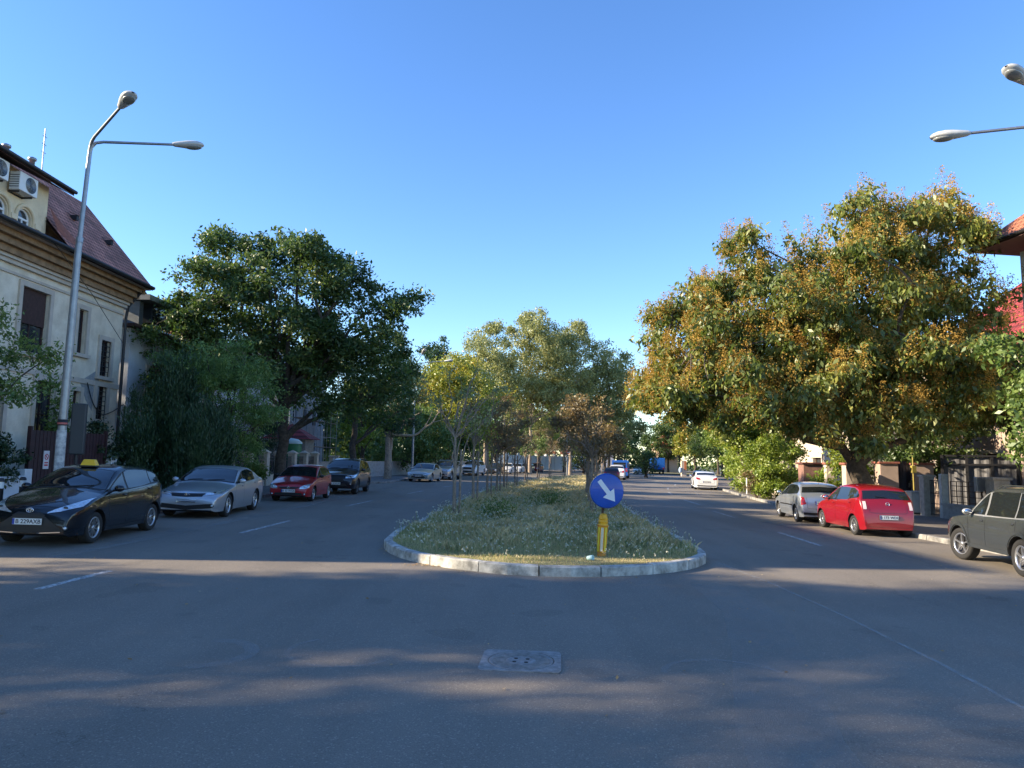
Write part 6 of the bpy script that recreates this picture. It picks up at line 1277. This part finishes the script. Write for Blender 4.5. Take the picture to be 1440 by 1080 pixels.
tree('bush', 14.9, 32.3, 'bright green shrub behind the low red coped wall', [(0, 0, 1.5, 1.0, 1.3, 1.2)], 120, 40, .13, L_light, .04, .5, None, None, .35, seed=53, cat='bush', stems=3, limbs=9, crown_name='foliage')
tree('bush', 15.9, 46.5, 'pale green hedge bush further along the right pavement', [(0, 0, 1.8, 1.5, 2.4, 1.7), (1, 5, 2.2, 1.6, 2.4, 2.0)], 260, 38, .17, L_light, .06, .7, None, None, .45, seed=54, cat='bush', stems=3, limbs=9, crown_name='foliage')
tree('small_tree', 20.3, 60, 'dense green tree overhanging the white saloon', [(0, 0, 4.6, 2.8, 3.0, 2.4), (-1.5, -3, 3.6, 2.2, 2.6, 1.8)], 330, 40, .2, L_mid, .15, 2, None, None, .5, seed=55)
tree('small_tree', 14.9, 18.2, 'light green leafy branches of a tree at the right edge', [(-.5, 0, 4.9, 1.7, 1.8, 1.2), (-.6, 0, 3.0, 1.9, 1.9, 1.1), (.8, 0, 4.2, 2.0, 2.2, 1.8)], 330, 46, .15, L_mid, .14, 2.2, None, None, .42, (0, 0, -.5), .9, seed=56, gap=.12)
tree('broadleaf_tree', 19.0, 33.3, 'dark shaded evergreen behind the sheet fence and navy gate', [(0, 0, 3.6, 2.2, 3.0, 2.2), (-.6, -1, 3.0, 1.8, 2.0, 1.6)], 420, 50, .15, L_dark, .16, 1.6, None, None, .45, seed=57, out=.5)
b = MB(); b.tube([(0, 0, 0), (0, 0, 1.1)], .05, 8); o = b.build('white_marker_post', M_white, None); o.location = (14.6, 44.3, gz(14.6)+.1); tag(o, 'short white post at the kerb behind the leaning tree', 'post')
# young island trees
gy = 'young staked trees on the island'
def young(x, y, h, cr, lm, label, seed, n=60, per=34, sparse=.2, stake=True, leaf=.095, st=1, cl=.3):
    rt = tree('young_tree', x, y, label, [(0, 0, h*.72, cr, cr, h*.25), (cr*.3, 0, h*.56, cr*.8, cr*.8, h*.13)], n, per, leaf, lm, .05, h*.42, M_stake, gy, cl, seed=seed, gap=sparse, z0=.13, limbs=16, twigs=40, limb_r=.5)
    if stake:
        b = MB(); b.tube([(.14, .05, -.1), (.16, .05, 1.9)], .032, 7); b.build('stake', M_stake, rt); b = MB(); b.tube([(-.04, 0, 1.6), (.18, .07, 1.6)], .015, 5); b.build('tie', M_black, rt)
    return rt
young(-1.57, 20.2, 5.3, 1.15, L_birch, 'first young tree on the island with sparse grey-green leaves and bare twigs', 61, 55, 26, .45)
young(-1.26, 24.2, 4.9, 1.0, L_yel, 'young tree with a pale stake, second in the left row', 62, 55, 28, .35)
young(-.93, 29.2, 4.7, 1.25, L_brn, 'brown-leaved young tree, third in the left row', 63, 90, 34)
young(-.62, 32.8, 4.6, 1.2, L_brn, 'brown-leaved young tree, fourth in the left row', 64, 90, 34)
young(-.33, 36.3, 5.0, 1.3, L_brn, 'brown-leaved young tree, fifth in the left row', 65, 80, 30)
young(.25, 43.0, 4.6, 1.3, L_brn, 'brown-leaved young tree, sixth in the left row', 66, 80, 30)
young(1.0, 49.0, 4.4, 1.5, L_mid, 'greener young tree far along the left row', 67, 80, 30)
young(2.1, 56.0, 4.6, 1.5, L_brn, 'brown young tree far along the left row', 68, 80, 30)
young(3.4, 63.0, 5.0, 1.7, L_brn, 'last brown young tree at the end of the left row', 69, 80, 30)
young(5.1, 68.0, 5.2, 1.8, L_brn, 'lone brown young tree near the island centre line', 70, 90, 30)
young(2.6, 23.0, 4.3, 1.15, L_brn, 'nearest brown-leaved young tree of the right row beside the blue sign', 71, 110, 36)
young(3.0, 27.6, 4.2, 1.2, L_brn, 'brown-leaved young tree second in the right row', 72, 90, 32)
young(3.6, 34.0, 4.6, 1.35, L_brn, 'brown-leaved young tree third in the right row', 73, 90, 32)
young(4.6, 40.5, 4.8, 1.45, L_brn, 'brown-leaved young tree fourth in the right row', 74, 90, 32)
young(5.7, 48.0, 5.0, 1.6, L_brn, 'brown-leaved young tree fifth in the right row', 75, 80, 30)
young(7.2, 56.5, 5.4, 1.8, L_yel, 'yellowish young tree sixth in the right row', 76, 80, 30)
# --- unseen street trees and corner house added beyond the frame to shade the road
gS = 'unseen street trees added for shade along the side street'
SH = [(-18.5, 6.1, 3.3, 15.5), (-19.5, -.1, 3.2, 16), (-20, -6.5, 3.4, 15), (-21, -12.5, 3.2, 15)]
for k, (x, y, r_, h) in enumerate(SH): bgt(x, y, r_, h, L_dark, 'unseen tall street tree added left of the frame for shade, %s along from the villa' % ('first', 'second', 'third', 'fourth')[k], 80+k, 900, 44, .24, low=.2, grp=gS, name='added_shade_tree', gap=.07, wide=1.0)
simple_house('house', -26, -30, -17, 10, 7.0, 3, 'unseen corner house added for shade behind the camera to the left', M_stuccoy, M_tile, [(2, 3.2, 1, 2.5), (6, 7.2, 1, 2.5)])
simple_house('house', -30, 17, 30, 8, 8.0, 3.5, 'house behind the cream villa', M_stuccoy, M_tile, [(2, 3.2, 1, 2.5)])
for k, (x, y, h) in enumerate(((-24, 34, 13), (-25, 41, 12.5), (-27, 49, 13), (-26, 70, 8), (-24, 80, 8))): bgt(x, y, 3.8, h, L_dark, ('garden tree added for shade behind the white house', 'garden tree added for shade behind the grey house', 'garden tree added for shade behind the scaffolded building', 'garden tree added for shade behind the far left yard wall', 'garden tree added for shade beyond the far left yard wall')[k], 90+k, 330, 32, .3, low=.2, grp='garden trees added for shade behind the left houses', name='added_garden_tree')  # mostly hidden trees, added to keep sun off the left row

FP = []
for k in range(5200):
    t = RS.uniform(0, 1); x = -110+260*t; y = 196+22*math.sin(x*.05)+RS.uniform(-5, 5); hh = 10+3*math.sin(x*.13)+2*math.sin(x*.41+1); FP.append((x, y, RS.uniform(-.5, hh)))
for k in range(5200):
    t = RS.uniform(0, 1); y = 38+150*t; x = -38-6*math.sin(y*.07)+RS.uniform(-3, 3)+max(0, y-90)*.05; hh = 9.5+2*math.sin(y*.2); FP.append((x, y, RS.uniform(0, hh)))
for k in range(4600):
    t = RS.uniform(0, 1); y = 58+120*t; x = 40+.42*(y-58)+RS.uniform(-3, 3); hh = 8.5+2*math.sin(y*.2); FP.append((x, y, RS.uniform(0, hh)))
FP = np.array(FP); FP[:, 2] += -K*FP[:, 0]; FP = np.repeat(FP, 7, 0)+RS.normal(size=(len(FP)*7, 3))*.55
tag(quads_obj('far_wood', [(leaves(FP, .95, aspect=.6), 0)], [L_dark]), 'dark line of far trees and hedges closing the horizon', kind='stuff')
